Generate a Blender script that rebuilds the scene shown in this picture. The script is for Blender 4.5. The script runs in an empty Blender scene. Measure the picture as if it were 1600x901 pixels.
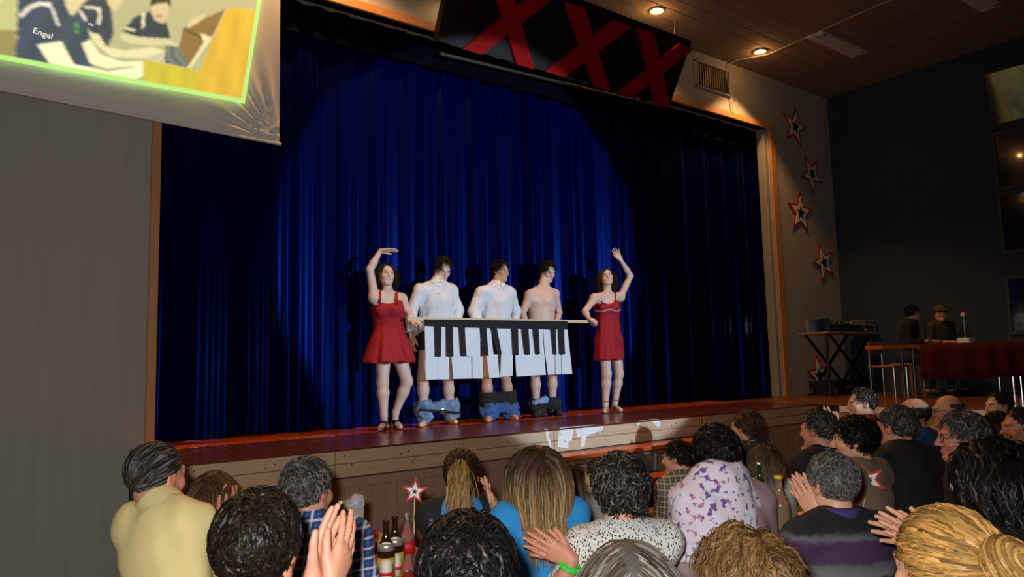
import bpy, bmesh, math, random
import numpy as np
from mathutils import Matrix, Vector
random.seed(7); RNG = np.random.default_rng(7)
scene = bpy.context.scene
COL = scene.collection

# ------------------------------------------------------------------ camera, world, light, exposure
FPX, CX, CY = 1163.0, 800.0, 450.5
CAM = np.array([0.0, 0.0, 1.6])
def _basis(yaw, pitch, roll):
    y, p, r = [math.radians(a) for a in (yaw, pitch, roll)]
    f = np.array([math.sin(y)*math.cos(p), math.cos(y)*math.cos(p), math.sin(p)])
    r0 = np.array([math.cos(y), -math.sin(y), 0]); u0 = np.cross(r0, f)
    R = r0*math.cos(r)+u0*math.sin(r); U = np.cross(R, f)
    return R, U, f
RX, UX, FX = _basis(37.4, 5.85, -1.45)
def ray(u, v): return RX*(u-CX)/FPX - UX*(v-CY)/FPX + FX
def onz(u, v, z): r = ray(u, v); return CAM + r*(z-CAM[2])/r[2]
def ony(u, v, y): r = ray(u, v); return CAM + r*(y-CAM[1])/r[1]
def onx(u, v, x): r = ray(u, v); return CAM + r*(x-CAM[0])/r[0]
def proj(P):
    d = np.asarray(P, float)-CAM
    return CX+FPX*(d@RX)/(d@FX), CY-FPX*(d@UX)/(d@FX)

cd = bpy.data.cameras.new('camera'); cam = bpy.data.objects.new('camera', cd); COL.objects.link(cam)
cam.matrix_world = Matrix([[RX[i], UX[i], -FX[i], CAM[i]] for i in range(3)]+[[0, 0, 0, 1]])
cd.sensor_fit = 'HORIZONTAL'; cd.sensor_width = 36.0; cd.lens = 36.0*FPX/1600.0
cd.clip_start = 0.05; cd.clip_end = 100
scene.camera = cam

w = bpy.data.worlds.new('hall_dim'); scene.world = w; w.use_nodes = True
w.node_tree.nodes['Background'].inputs[0].default_value = (1.0, 0.86, 0.72, 1)
w.node_tree.nodes['Background'].inputs[1].default_value = 0.0025

def lamp(name, kind, loc, power, color, target=None, size=0.05, angle=40, blend=0.2, parent=None):
    d = bpy.data.lights.new(name, kind); d.energy = power; d.color = color
    if kind in ('POINT', 'SPOT'): d.shadow_soft_size = size
    if kind == 'AREA': d.size = size
    if kind == 'SPOT': d.spot_size = math.radians(angle); d.spot_blend = blend
    o = bpy.data.objects.new(name, d); COL.objects.link(o); o.location = loc
    if target is not None:
        o.rotation_euler = (Vector(target)-Vector(loc)).to_track_quat('-Z', 'Y').to_euler()
    if parent: o.parent = parent
    return o
# on-camera flash, just left of and above the lens
FLASH = CAM + RX*-0.07 + UX*0.09 - FX*0.02
lamp('camera_flash', 'SPOT', FLASH, 330, (1.0, 0.95, 0.88), FLASH+FX*5-UX*0.6-RX*0.5, 0.03, 124, 0.8)
# follow spot at the back of the hall, round beam on the curtain
SPOT = np.array([6.2, -6.0, 3.0])
lamp('follow_spot', 'SPOT', SPOT, 4700, (0.66, 0.82, 1.0), (5.13, 7.05, 2.85), 0.06, 2*math.degrees(math.atan(2.60/13.05)), 0.09)

vs = scene.view_settings
scene.display_settings.display_device = 'sRGB'
vs.view_transform = 'Standard'; vs.look = 'None'; vs.gamma = 1.0; vs.exposure = 0.0
vs.use_curve_mapping = False

# ------------------------------------------------------------------ helpers
ORG = {}
def S(h):
    h = h.lstrip('#'); c = [int(h[i:i+2], 16)/255 for i in (0, 2, 4)]
    return tuple(x/12.92 if x <= .04045 else ((x+.055)/1.055)**2.4 for x in c)
MATS = {}
def nodes(m):
    m.use_nodes = True; nt = m.node_tree; return nt, nt.nodes['Principled BSDF']
def mat(name, col, rough=0.6, metal=0.0, noise=0.0, nscale=8.0, bump=0.0, bscale=60.0, stretch=None, sheen=0.0, coat=0.0, emit=None, estr=0.0, spec=None, alpha=1.0, trans=0.0):
    if name in MATS: return MATS[name]
    m = bpy.data.materials.new(name); nt, b = nodes(m); MATS[name] = m
    b.inputs['Base Color'].default_value = (*col, 1); b.inputs['Roughness'].default_value = rough
    b.inputs['Metallic'].default_value = metal
    if sheen: b.inputs['Sheen Weight'].default_value = sheen; b.inputs['Sheen Tint'].default_value = (*[min(1, c*3+.05) for c in col], 1); b.inputs['Sheen Roughness'].default_value = .35
    if coat: b.inputs['Coat Weight'].default_value = coat; b.inputs['Coat Roughness'].default_value = .12
    if emit: b.inputs['Emission Color'].default_value = (*emit, 1); b.inputs['Emission Strength'].default_value = estr
    if spec is not None: b.inputs['Specular IOR Level'].default_value = spec
    if trans: b.inputs['Transmission Weight'].default_value = trans
    if alpha < 1: b.inputs['Alpha'].default_value = alpha
    if noise or bump:
        tc = nt.nodes.new('ShaderNodeTexCoord'); mp = nt.nodes.new('ShaderNodeMapping')
        nt.links.new(tc.outputs['Object'], mp.inputs[0])
        if stretch: mp.inputs['Scale'].default_value = stretch
    if noise:
        n = nt.nodes.new('ShaderNodeTexNoise'); n.inputs['Scale'].default_value = nscale; n.inputs['Detail'].default_value = 5
        nt.links.new(mp.outputs[0], n.inputs['Vector'])
        r = nt.nodes.new('ShaderNodeValToRGB'); nt.links.new(n.outputs['Fac'], r.inputs[0])
        r.color_ramp.elements[0].position = .3; r.color_ramp.elements[1].position = .7
        r.color_ramp.elements[0].color = (*[c*(1-noise) for c in col], 1)
        r.color_ramp.elements[1].color = (*[min(1, c*(1+noise)) for c in col], 1)
        nt.links.new(r.outputs[0], b.inputs['Base Color'])
    if bump:
        n2 = nt.nodes.new('ShaderNodeTexNoise'); n2.inputs['Scale'].default_value = bscale; n2.inputs['Detail'].default_value = 4
        nt.links.new(mp.outputs[0], n2.inputs['Vector'])
        bp = nt.nodes.new('ShaderNodeBump'); bp.inputs['Strength'].default_value = bump; bp.inputs['Distance'].default_value = .01
        nt.links.new(n2.outputs['Fac'], bp.inputs['Height']); nt.links.new(bp.outputs[0], b.inputs['Normal'])
    return m
def ramp_mat(name, tex, stops, rough=.8, scale=10.0, stretch=(1, 1, 1), interp='CONSTANT', coord='Object', bump=0.0):
    """base colour from one scalar texture ('voronoi','noise','zband') through a ramp"""
    if name in MATS: return MATS[name]
    m = bpy.data.materials.new(name); nt, b = nodes(m); MATS[name] = m; b.inputs['Roughness'].default_value = rough
    tc = nt.nodes.new('ShaderNodeTexCoord'); mp = nt.nodes.new('ShaderNodeMapping'); nt.links.new(tc.outputs[coord], mp.inputs[0])
    mp.inputs['Scale'].default_value = stretch
    r = nt.nodes.new('ShaderNodeValToRGB'); r.color_ramp.interpolation = interp
    if tex == 'voronoi':
        t = nt.nodes.new('ShaderNodeTexVoronoi'); t.inputs['Scale'].default_value = scale; out = t.outputs['Distance']
        nt.links.new(mp.outputs[0], t.inputs['Vector'])
    elif tex == 'noise':
        t = nt.nodes.new('ShaderNodeTexNoise'); t.inputs['Scale'].default_value = scale; t.inputs['Detail'].default_value = 3; out = t.outputs['Fac']
        nt.links.new(mp.outputs[0], t.inputs['Vector'])
    else:
        t = nt.nodes.new('ShaderNodeSeparateXYZ'); nt.links.new(mp.outputs[0], t.inputs[0])
        n = nt.nodes.new('ShaderNodeTexNoise'); n.inputs['Scale'].default_value = 18; nt.links.new(mp.outputs[0], n.inputs['Vector'])
        a = nt.nodes.new('ShaderNodeMath'); a.operation = 'MULTIPLY_ADD'; a.inputs[1].default_value = .035
        nt.links.new(n.outputs['Fac'], a.inputs[0]); nt.links.new(t.outputs['Z'], a.inputs[2]); out = a.outputs[0]
    nt.links.new(out, r.inputs[0])
    els = r.color_ramp.elements
    while len(els) < len(stops): els.new(.5)
    for e, (p, c) in zip(els, stops): e.position = p; e.color = (*c, 1)
    nt.links.new(r.outputs[0], b.inputs['Base Color'])
    return m
def attr_mat(name, rough=.5, emit=0.0, sss=0.0, spec=.5, aniso=0.0, sheen=0.0):
    if name in MATS: return MATS[name]
    m = bpy.data.materials.new(name); nt, b = nodes(m); MATS[name] = m
    a = nt.nodes.new('ShaderNodeAttribute'); a.attribute_name = 'Col'
    nt.links.new(a.outputs['Color'], b.inputs['Base Color']); b.inputs['Roughness'].default_value = rough
    b.inputs['Specular IOR Level'].default_value = spec
    if sss: b.inputs['Subsurface Weight'].default_value = sss; b.inputs['Subsurface Radius'].default_value = (.02, .008, .005); b.inputs['Subsurface Scale'].default_value = .5
    if emit: nt.links.new(a.outputs['Color'], b.inputs['Emission Color']); b.inputs['Emission Strength'].default_value = emit
    return m
def plaid_mat(name, base, dark, light, scale=26.0):
    if name in MATS: return MATS[name]
    m = bpy.data.materials.new(name); nt, b = nodes(m); MATS[name] = m; b.inputs['Roughness'].default_value = .85
    tc = nt.nodes.new('ShaderNodeTexCoord'); mp = nt.nodes.new('ShaderNodeMapping'); nt.links.new(tc.outputs['Object'], mp.inputs[0])
    mp.inputs['Rotation'].default_value = (0, 0, .7)
    prev = None; cols = nt.nodes.new('ShaderNodeRGB'); cols.outputs[0].default_value = (*base, 1); prev = cols.outputs[0]
    for dirn, col, sc, th in (('X', dark, scale, .2), ('Z', dark, scale, .2), ('X', light, scale*.5, .8), ('Z', light, scale*.5, .8)):
        wv = nt.nodes.new('ShaderNodeTexWave'); wv.wave_type = 'BANDS'; wv.bands_direction = dirn; wv.inputs['Scale'].default_value = sc/6.283*1.0
        nt.links.new(mp.outputs[0], wv.inputs['Vector'])
        r = nt.nodes.new('ShaderNodeValToRGB'); r.color_ramp.interpolation = 'EASE'
        r.color_ramp.elements[0].position = th; r.color_ramp.elements[1].position = min(1, th+.15)
        nt.links.new(wv.outputs['Fac'], r.inputs[0])
        mul = nt.nodes.new('ShaderNodeMath'); mul.operation = 'MULTIPLY'; mul.inputs[1].default_value = .55; nt.links.new(r.outputs[0], mul.inputs[0])
        mx = nt.nodes.new('ShaderNodeMixRGB'); nt.links.new(mul.outputs[0], mx.inputs[0]); nt.links.new(prev, mx.inputs[1]); mx.inputs[2].default_value = (*col, 1); prev = mx.outputs[0]
    nt.links.new(prev, b.inputs['Base Color'])
    return m

def tag(o, label=None, cat=None, group=None, kind=None):
    if label: o['label'] = label
    if cat: o['category'] = cat
    if group: o['group'] = group
    if kind: o['kind'] = kind
    return o
def thing(name, loc, label=None, cat=None, group=None, kind=None):
    o = bpy.data.objects.new(name, None); COL.objects.link(o); o.location = loc; o.empty_display_size = .1
    ORG[o] = np.array(loc, float)
    return tag(o, label, cat, group, kind)
def mesh_data(name, V, F, smooth=False, colors=None):
    V = np.asarray(V, np.float32)
    me = bpy.data.meshes.new(name)
    if isinstance(F, np.ndarray) and F.ndim == 2:
        n, k = F.shape
        me.vertices.add(len(V)); me.vertices.foreach_set('co', V.ravel())
        me.loops.add(n*k); me.loops.foreach_set('vertex_index', F.astype(np.int32).ravel())
        me.polygons.add(n); me.polygons.foreach_set('loop_start', np.arange(0, n*k, k, dtype=np.int32))
        me.update(calc_edges=True)
    else:
        me.from_pydata([tuple(map(float, v)) for v in V], [], [tuple(f) for f in F]); me.update()
    if smooth: me.polygons.foreach_set('use_smooth', np.ones(len(me.polygons), bool))
    if colors is not None:
        a = me.color_attributes.new('Col', 'FLOAT_COLOR', 'POINT')
        c = np.ones((len(V), 4), np.float32); c[:, :3] = colors; a.data.foreach_set('color', c.ravel())
    return me
def obj(name, V, F, material, parent=None, loc=None, smooth=False, colors=None):
    org = ORG[parent] if parent is not None else (np.array(loc, float) if loc is not None else np.zeros(3))
    me = mesh_data(name, np.asarray(V, float)-org, F, smooth, colors)
    if material: me.materials.append(material)
    o = bpy.data.objects.new(name, me); COL.objects.link(o)
    if parent is not None: o.parent = parent
    else: o.location = org
    ORG[o] = org
    return o
def inst(proto, name, delta, parent):
    o = bpy.data.objects.new(name, proto.data); COL.objects.link(o); o.parent = parent
    o.location = Vector(proto.location)+Vector(delta); ORG[o] = ORG[parent]
    return o
class MB:
    """collects shapes into one mesh"""
    def __init__(s): s.V = []; s.F = []
    def add(s, V, F):
        n = len(s.V); s.V += [tuple(v) for v in V]; s.F += [tuple(i+n for i in f) for f in F]; return s
    def box(s, lo, hi, bevel=0.0):
        x0, y0, z0 = lo; x1, y1, z1 = hi
        if not bevel:
            V = [(x0, y0, z0), (x1, y0, z0), (x1, y1, z0), (x0, y1, z0), (x0, y0, z1), (x1, y0, z1), (x1, y1, z1), (x0, y1, z1)]
            return s.add(V, [(0, 3, 2, 1), (4, 5, 6, 7), (0, 1, 5, 4), (1, 2, 6, 5), (2, 3, 7, 6), (3, 0, 4, 7)])
        bm = bmesh.new(); bmesh.ops.create_cube(bm, size=1)
        for v in bm.verts: v.co = Vector(((x0+x1)/2+v.co.x*(x1-x0), (y0+y1)/2+v.co.y*(y1-y0), (z0+z1)/2+v.co.z*(z1-z0)))
        bmesh.ops.bevel(bm, geom=bm.edges[:], offset=bevel, segments=1, affect='EDGES', profile=.5)
        bm.verts.index_update(); V = [tuple(v.co) for v in bm.verts]; F = [tuple(v.index for v in f.verts) for f in bm.faces]; bm.free()
        return s.add(V, F)
    def tube(s, pts, r, n=8, caps=True):
        pts = [np.array(p, float) for p in pts]; rs = r if hasattr(r, '__len__') else [r]*len(pts)
        V = []; F = []; prev = None
        for i, p in enumerate(pts):
            t = pts[min(i+1, len(pts)-1)]-pts[max(i-1, 0)]; t = t/(np.linalg.norm(t)+1e-9)
            a = prev if prev is not None else (np.array([0, 0, 1.]) if abs(t[2]) < .9 else np.array([1., 0, 0]))
            a = a-t*(a@t); a /= np.linalg.norm(a)+1e-9; prev = a; b = np.cross(t, a)
            for k in range(n):
                th = 2*math.pi*k/n; V.append(p+rs[i]*(a*math.cos(th)+b*math.sin(th)))
        for i in range(len(pts)-1):
            for k in range(n): F.append((i*n+k, i*n+(k+1) % n, (i+1)*n+(k+1) % n, (i+1)*n+k))
        if caps: F.append(tuple(range(n-1, -1, -1))); F.append(tuple((len(pts)-1)*n+k for k in range(n)))
        return s.add(V, F)
    def lathe(s, c, prof, n=16):
        c = np.array(c, float); V = []; F = []
        for r, z in prof:
            for k in range(n):
                th = 2*math.pi*k/n; V.append(c+np.array([r*math.cos(th), r*math.sin(th), z]))
        for i in range(len(prof)-1):
            for k in range(n): F.append((i*n+k, i*n+(k+1) % n, (i+1)*n+(k+1) % n, (i+1)*n+k))
        F.append(tuple(range(n-1, -1, -1))); F.append(tuple((len(prof)-1)*n+k for k in range(n)))
        return s.add(V, F)
    def prism(s, P, off):
        """planar outline P extruded by vector off"""
        P = [np.array(p, float) for p in P]; n = len(P); off = np.array(off, float)
        F = [tuple(range(n)), tuple(range(2*n-1, n-1, -1))]+[(i, i+n, (i+1) % n+n, (i+1) % n) for i in range(n)]
        return s.add(P+[p+off for p in P], F)
    def build(s, name, m, parent=None, loc=None, smooth=False):
        o = obj(name, s.V, s.F, m, parent, loc, smooth)
        bm = bmesh.new(); bm.from_mesh(o.data); bmesh.ops.recalc_face_normals(bm, faces=bm.faces[:]); bm.to_mesh(o.data); bm.free()
        return o

# ------------------------------------------------------------------ signed-distance modelling for bodies
def nrm(v): v = np.asarray(v, float); return v/(np.linalg.norm(v)+1e-12)
class Field:
    def __init__(s, lo, hi, h):
        s.h = h; s.lo = np.asarray(lo, float)-3*h
        s.n = np.ceil((np.asarray(hi, float)+3*h-s.lo)/h).astype(int)+1
        s.f = np.full(s.n, .2, np.float32)
    def sub(s, lo, hi):
        a = np.clip(np.floor((np.asarray(lo)-s.lo)/s.h).astype(int), 0, s.n); b = np.clip(np.ceil((np.asarray(hi)-s.lo)/s.h).astype(int)+1, 0, s.n)
        sl = tuple(slice(a[i], b[i]) for i in range(3))
        ax = [(s.lo[i]+s.h*np.arange(a[i], b[i])).astype(np.float32) for i in range(3)]
        return sl, ax[0][:, None, None], ax[1][None, :, None], ax[2][None, None, :]
    def put(s, sl, d, k, sub=False):
        g = s.f[sl]
        if g.size == 0: return
        if sub: a, b = -g, d
        else: a, b = g, d
        hh = np.maximum(k-np.abs(a-b), 0)/max(k, 1e-6)
        r = np.minimum(a, b)-hh*hh*k*.25
        s.f[sl] = -r if sub else r
    def cone(s, a, b, ra, rb, k=.02, flat=None, ratio=1.0, end=False, sub=False):
        a = np.asarray(a, float); b = np.asarray(b, float); R = max(ra, rb); m = R+k+3*s.h
        sl, X, Y, Z = s.sub(np.minimum(a, b)-m, np.maximum(a, b)+m)
        ba = b-a; L2 = ba@ba+1e-12
        x, y, z = X-a[0], Y-a[1], Z-a[2]
        t0 = (x*ba[0]+y*ba[1]+z*ba[2])/L2; t = np.clip(t0, 0, 1)
        qx, qy, qz = x-t*ba[0], y-t*ba[1], z-t*ba[2]
        if flat is not None:
            w = (qx*flat[0]+qy*flat[1]+qz*flat[2])*(1/ratio-1)
            qx = qx+w*flat[0]; qy = qy+w*flat[1]; qz = qz+w*flat[2]
        d = np.sqrt(qx*qx+qy*qy+qz*qz)-(ra+(rb-ra)*t)
        if flat is not None: d = d*(.5+.5*ratio)
        if end: d = np.maximum(d, (t0-1)*math.sqrt(L2))
        s.put(sl, d, k, sub)
    def ell(s, c, r, R=None, k=.02, sub=False):
        c = np.asarray(c, float); r = np.asarray(r, float); m = r.max()+k+3*s.h
        sl, X, Y, Z = s.sub(c-m, c+m)
        x, y, z = X-c[0], Y-c[1], Z-c[2]
        if R is not None:
            x, y, z = (x*R[0, 0]+y*R[1, 0]+z*R[2, 0], x*R[0, 1]+y*R[1, 1]+z*R[2, 1], x*R[0, 2]+y*R[1, 2]+z*R[2, 2])
        k0 = np.sqrt((x/r[0])**2+(y/r[1])**2+(z/r[2])**2); k1 = np.sqrt((x/r[0]**2)**2+(y/r[1]**2)**2+(z/r[2]**2)**2)+1e-9
        s.put(sl, k0*(k0-1)/k1, k, sub)
    def skirt(s, top, bot, r0, r1, k=.02, nf=9, amp=.06, seed=0, fd=None, ratio=.8):
        a = np.asarray(top, float); b = np.asarray(bot, float); m = r1*1.2+.05
        sl, X, Y, Z = s.sub([min(a[0], b[0])-m, min(a[1], b[1])-m, b[2]-.04], [max(a[0], b[0])+m, max(a[1], b[1])+m, a[2]+.05])
        t = np.clip((a[2]-Z)/(a[2]-b[2]), 0, 1); x = X-(a[0]+(b[0]-a[0])*t); y = (Y-(a[1]+(b[1]-a[1])*t))/ratio
        th = np.arctan2(y, x); r = r0+(r1-r0)*t**.8
        r = r*(1+amp*t*(np.cos(nf*th+seed)+.5*np.cos((nf*2-3)*th+2*seed)))
        d = (np.sqrt(x*x+y*y)-r)*.75
        d = np.maximum(d, np.maximum(b[2]-Z+.01*np.cos(nf*th+seed), Z-a[2]))
        s.put(sl, d, k)
    def wrinkle(s, amp, freq, seed):
        sl, X, Y, Z = s.sub(s.lo, s.lo+s.h*s.n); r = np.random.default_rng(seed)
        g = 0
        for i in range(4):
            d = r.normal(size=3); d[2] *= .8; d /= np.linalg.norm(d); fq = freq*(.7+.5*i)
            g = g+np.sin(fq*(X*d[0]+Y*d[1]+Z*d[2])+r.uniform(0, 6)+1.3*np.sin(fq*.6*(X*d[1]-Y*d[0]+Z*d[2]*.5)))/(1+.6*i)
        s.f = s.f+(amp*g).astype(np.float32)
    def mesh(s):
        f = s.f; f[0] = f[-1] = .2; f[:, 0] = f[:, -1] = .2; f[:, :, 0] = f[:, :, -1] = .2
        S_ = f < 0; n = S_.astype(np.int8)
        c = n[:-1, :-1, :-1]+n[1:, :-1, :-1]+n[:-1, 1:, :-1]+n[:-1, :-1, 1:]+n[1:, 1:, :-1]+n[1:, :-1, 1:]+n[:-1, 1:, 1:]+n[1:, 1:, 1:]
        act = (c > 0) & (c < 8); idx = np.argwhere(act); vid = np.full(act.shape, -1, np.int32); vid[act] = np.arange(len(idx))
        acc = np.zeros((len(idx), 3)); cnt = np.zeros(len(idx))
        offs = [np.array([(q >> i) & 1 for i in range(3)]) for q in range(8)]
        fv = [f[idx[:, 0]+o[0], idx[:, 1]+o[1], idx[:, 2]+o[2]] for o in offs]
        for q in range(8):
            for ax in range(3):
                if not (q >> ax) & 1:
                    p = q | (1 << ax); f0, f1 = fv[q], fv[p]; mk = (f0 < 0) != (f1 < 0)
                    t = (f0[mk]/(f0[mk]-f1[mk]))[:, None]; acc[mk] += offs[q]+t*(offs[p]-offs[q]); cnt[mk] += 1
        V = s.lo+(idx+acc/np.maximum(cnt, 1)[:, None])*s.h
        Q = []
        cyc = {0: ((0, -1, -1), (0, 0, -1), (0, 0, 0), (0, -1, 0)), 1: ((-1, 0, -1), (-1, 0, 0), (0, 0, 0), (0, 0, -1)), 2: ((-1, -1, 0), (0, -1, 0), (0, 0, 0), (-1, 0, 0))}
        for ax in range(3):
            sa = [slice(1, -1)]*3; sb = [slice(1, -1)]*3; sa[ax] = slice(0, -1); sb[ax] = slice(1, None)
            A = S_[tuple(sa)]; B = S_[tuple(sb)]; e = A != B; ij = np.argwhere(e); inside = A[e]
            off = np.ones(3, int); off[ax] = 0; ij = ij+off
            q = np.stack([vid[ij[:, 0]+o[0], ij[:, 1]+o[1], ij[:, 2]+o[2]] for o in cyc[ax]], 1)
            q[~inside] = q[~inside][:, ::-1]; Q.append(q)
        Q = np.concatenate(Q) if Q else np.zeros((0, 4), int)
        return V, Q[(Q >= 0).all(1)]

def fwd_dir(yaw): a = math.radians(yaw); return np.array([math.sin(a), math.cos(a), 0.])
def head_rot(yaw, pitch=0, roll=0):
    """columns right, forward, up; pitch > 0 looks down"""
    p = math.radians(pitch); f0 = fwd_dir(yaw); r = np.array([f0[1], -f0[0], 0]); f = f0*math.cos(p)+np.array([0, 0, -math.sin(p)]); u = np.cross(r, f)
    a = math.radians(roll); r2 = r*math.cos(a)+u*math.sin(a); u2 = np.cross(r2, f)
    return np.stack([r2, f, u2], 1)
SKIN = S('c89a80')
def head_mesh(P, R, s, skin, brow, female, nb, h=.006, beard=None, ears=True, smile=True, neckr=1.0):
    W = lambda p: P+s*(R@np.array(p, float))
    F = Field(P-.17*s-np.array([.02, .02, .06]), P+.17*s+.02, h)
    E = lambda c, r, k=.02, sub=False: F.ell(W(c), np.array(r)*s, R, k*s, sub)
    C = lambda a, b, ra, rb, k=.02, sub=False: F.cone(W(a), W(b), ra*s, rb*s, k*s, sub=sub)
    E((0, -.018, .03), (.076, .096, .088)); E((0, .022, -.03), (.062, .068, .084), .03)
    for x in (-1, 1):
        C((x*.05, .0, -.055), (x*.022, .058, -.092), .02, .017, .03)
        E((x*.04, .062, -.028), (.022, .02, .02), .025)
    E((0, .066, -.094), (.024, .022, .018), .03)
    C((-.033, .082, .022), (.033, .082, .022), .012, .012, .02)
    for x in (-1, 1): E((x*.031, .1, .004), (.016, .013, .010), .012, True)
    for x in (-1, 1): E((x*.031, .079, .003), (.0125, .0125, .0125), .003)
    C((0, .088, .012), (0, .112, -.026), .008, .0115, .012)
    for x in (-1, 1): E((x*.012, .099, -.03), (.008, .009, .007), .006)
    E((0, .0875, -.055), (.023, .010, .0055), .008); E((0, .086, -.066), (.019, .010, .006), .008)
    if ears:
        for x in (-1, 1):
            E((x*.078, -.008, -.002), (.009, .02, .031), .008); E((x*.086, -.004, .002), (.006, .010, .017), .004, True)
    F.cone(nb, W((0, -.022, -.05)), (.054 if female else .062)*s*neckr, (.049 if female else .056)*s*neckr, .025*s)
    V, Q = F.mesh()
    L = (V-P)@R/s
    col = np.tile(np.array(skin), (len(V), 1))
    def paint(c, r, color, amt=1.0):
        d = np.sqrt((((L-np.array(c))/np.array(r))**2).sum(1)); w = np.clip(1.6-d, 0, .6)/.6*amt
        col[:] = col*(1-w[:, None])+np.array(color)*w[:, None]
    red = np.array(skin)*np.array([1.0, .62, .58])
    for x in (-1, 1):
        paint((x*.045, .075, -.03), (.018, .03, .016), red, .45); paint((x*.083, -.005, 0), (.015, .03, .03), red, .5)
    paint((0, .112, -.026), (.012, .012, .012), red, .5)
    paint((0, .097, -.060), (.021, .012, .007), np.array(skin)*np.array([.85, .42, .40]), .85)
    if smile: paint((0, .099, -.0605), (.013, .012, .0022), (.8, .78, .74), .9)
    for x in (-1, 1):
        paint((x*.032, .09, .024), (.017, .016, .0042), brow, .85)
        paint((x*.031, .092, .004), (.013, .012, .006), (.55, .52, .5), .8); paint((x*.031, .094, .004), (.005, .012, .006), (.03, .02, .015), 1)
        paint((x*.031, .093, .0105), (.014, .012, .0022), (.03, .02, .02), .8)
    if beard is not None:
        paint((0, .05, -.085), (.06, .06, .03), beard, .55)
    return V, Q, col

def hand_prims(F, wr, d, pn, side, s, curl=(.15, .2, .2, .2, .25), spread=.05, thumb=.6, k=.010):
    """wr wrist, d finger direction, pn palm normal, side +1 thumb along cross(d,pn)"""
    d = nrm(d); pn = nrm(np.asarray(pn)-d*(np.asarray(pn)@d)); t = np.cross(d, pn)*side
    W = lambda x, y, z: wr+s*(t*x+d*y-pn*z)
    kn = [(.028, .086, 0), (.009, .092, .002), (-.011, .087, .001), (-.029, .077, -.002)]
    ln = [(.042, .026, .021), (.047, .029, .022), (.043, .027, .021), (.033, .021, .019)]
    for i, (q, l) in enumerate(zip(kn, ln)):
        F.cone(W(q[0]*.45, .0, 0), W(*q), .016*s, .0125*s, .012*s)
        p = np.array(W(*q)); ang = 0
        sp = (1.5-i)*spread
        for j, ll in enumerate(l):
            ang += curl[i+1]*(1.0 if j else .8)
            dd = (d*math.cos(sp)+t*math.sin(sp))*math.cos(ang)+pn*math.sin(ang)
            p2 = p+dd*ll*s; F.cone(p, p2, (.0098-.0008*j-.0005*(i == 3))*s, (.0090-.0009*j-.0005*(i == 3))*s, .003*s); p = p2
    a = W(.018, .022, -.004); b = W(.034+.012*thumb, .052, -.010); c = W(.038+.028*thumb, .080, -.012-.01*curl[0]); e = W(.040+.036*thumb, .104, -.012-.03*curl[0])
    F.cone(a, b, .016*s, .0125*s, .012*s); F.cone(b, c, .0118*s, .0105*s, .004*s); F.cone(c, e, .0105*s, .0085*s, .003*s)
def hand_mesh(wr, el, d, pn, side, s, skin, h=.0045, **kw):
    F = Field(wr-.215*s, wr+.215*s, h)
    hand_prims(F, wr, d, pn, side, s, **kw)
    ax = nrm(np.asarray(el)-wr); F.cone(wr, wr+ax*.07*s, .024*s, .029*s, .012*s, flat=nrm(np.asarray(pn)-ax*(np.asarray(pn)@ax)), ratio=.8)
    V, Q = F.mesh(); red = np.array(skin)*np.array([1.0, .92, .90])
    return V, Q, np.tile(red, (len(V), 1))

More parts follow.
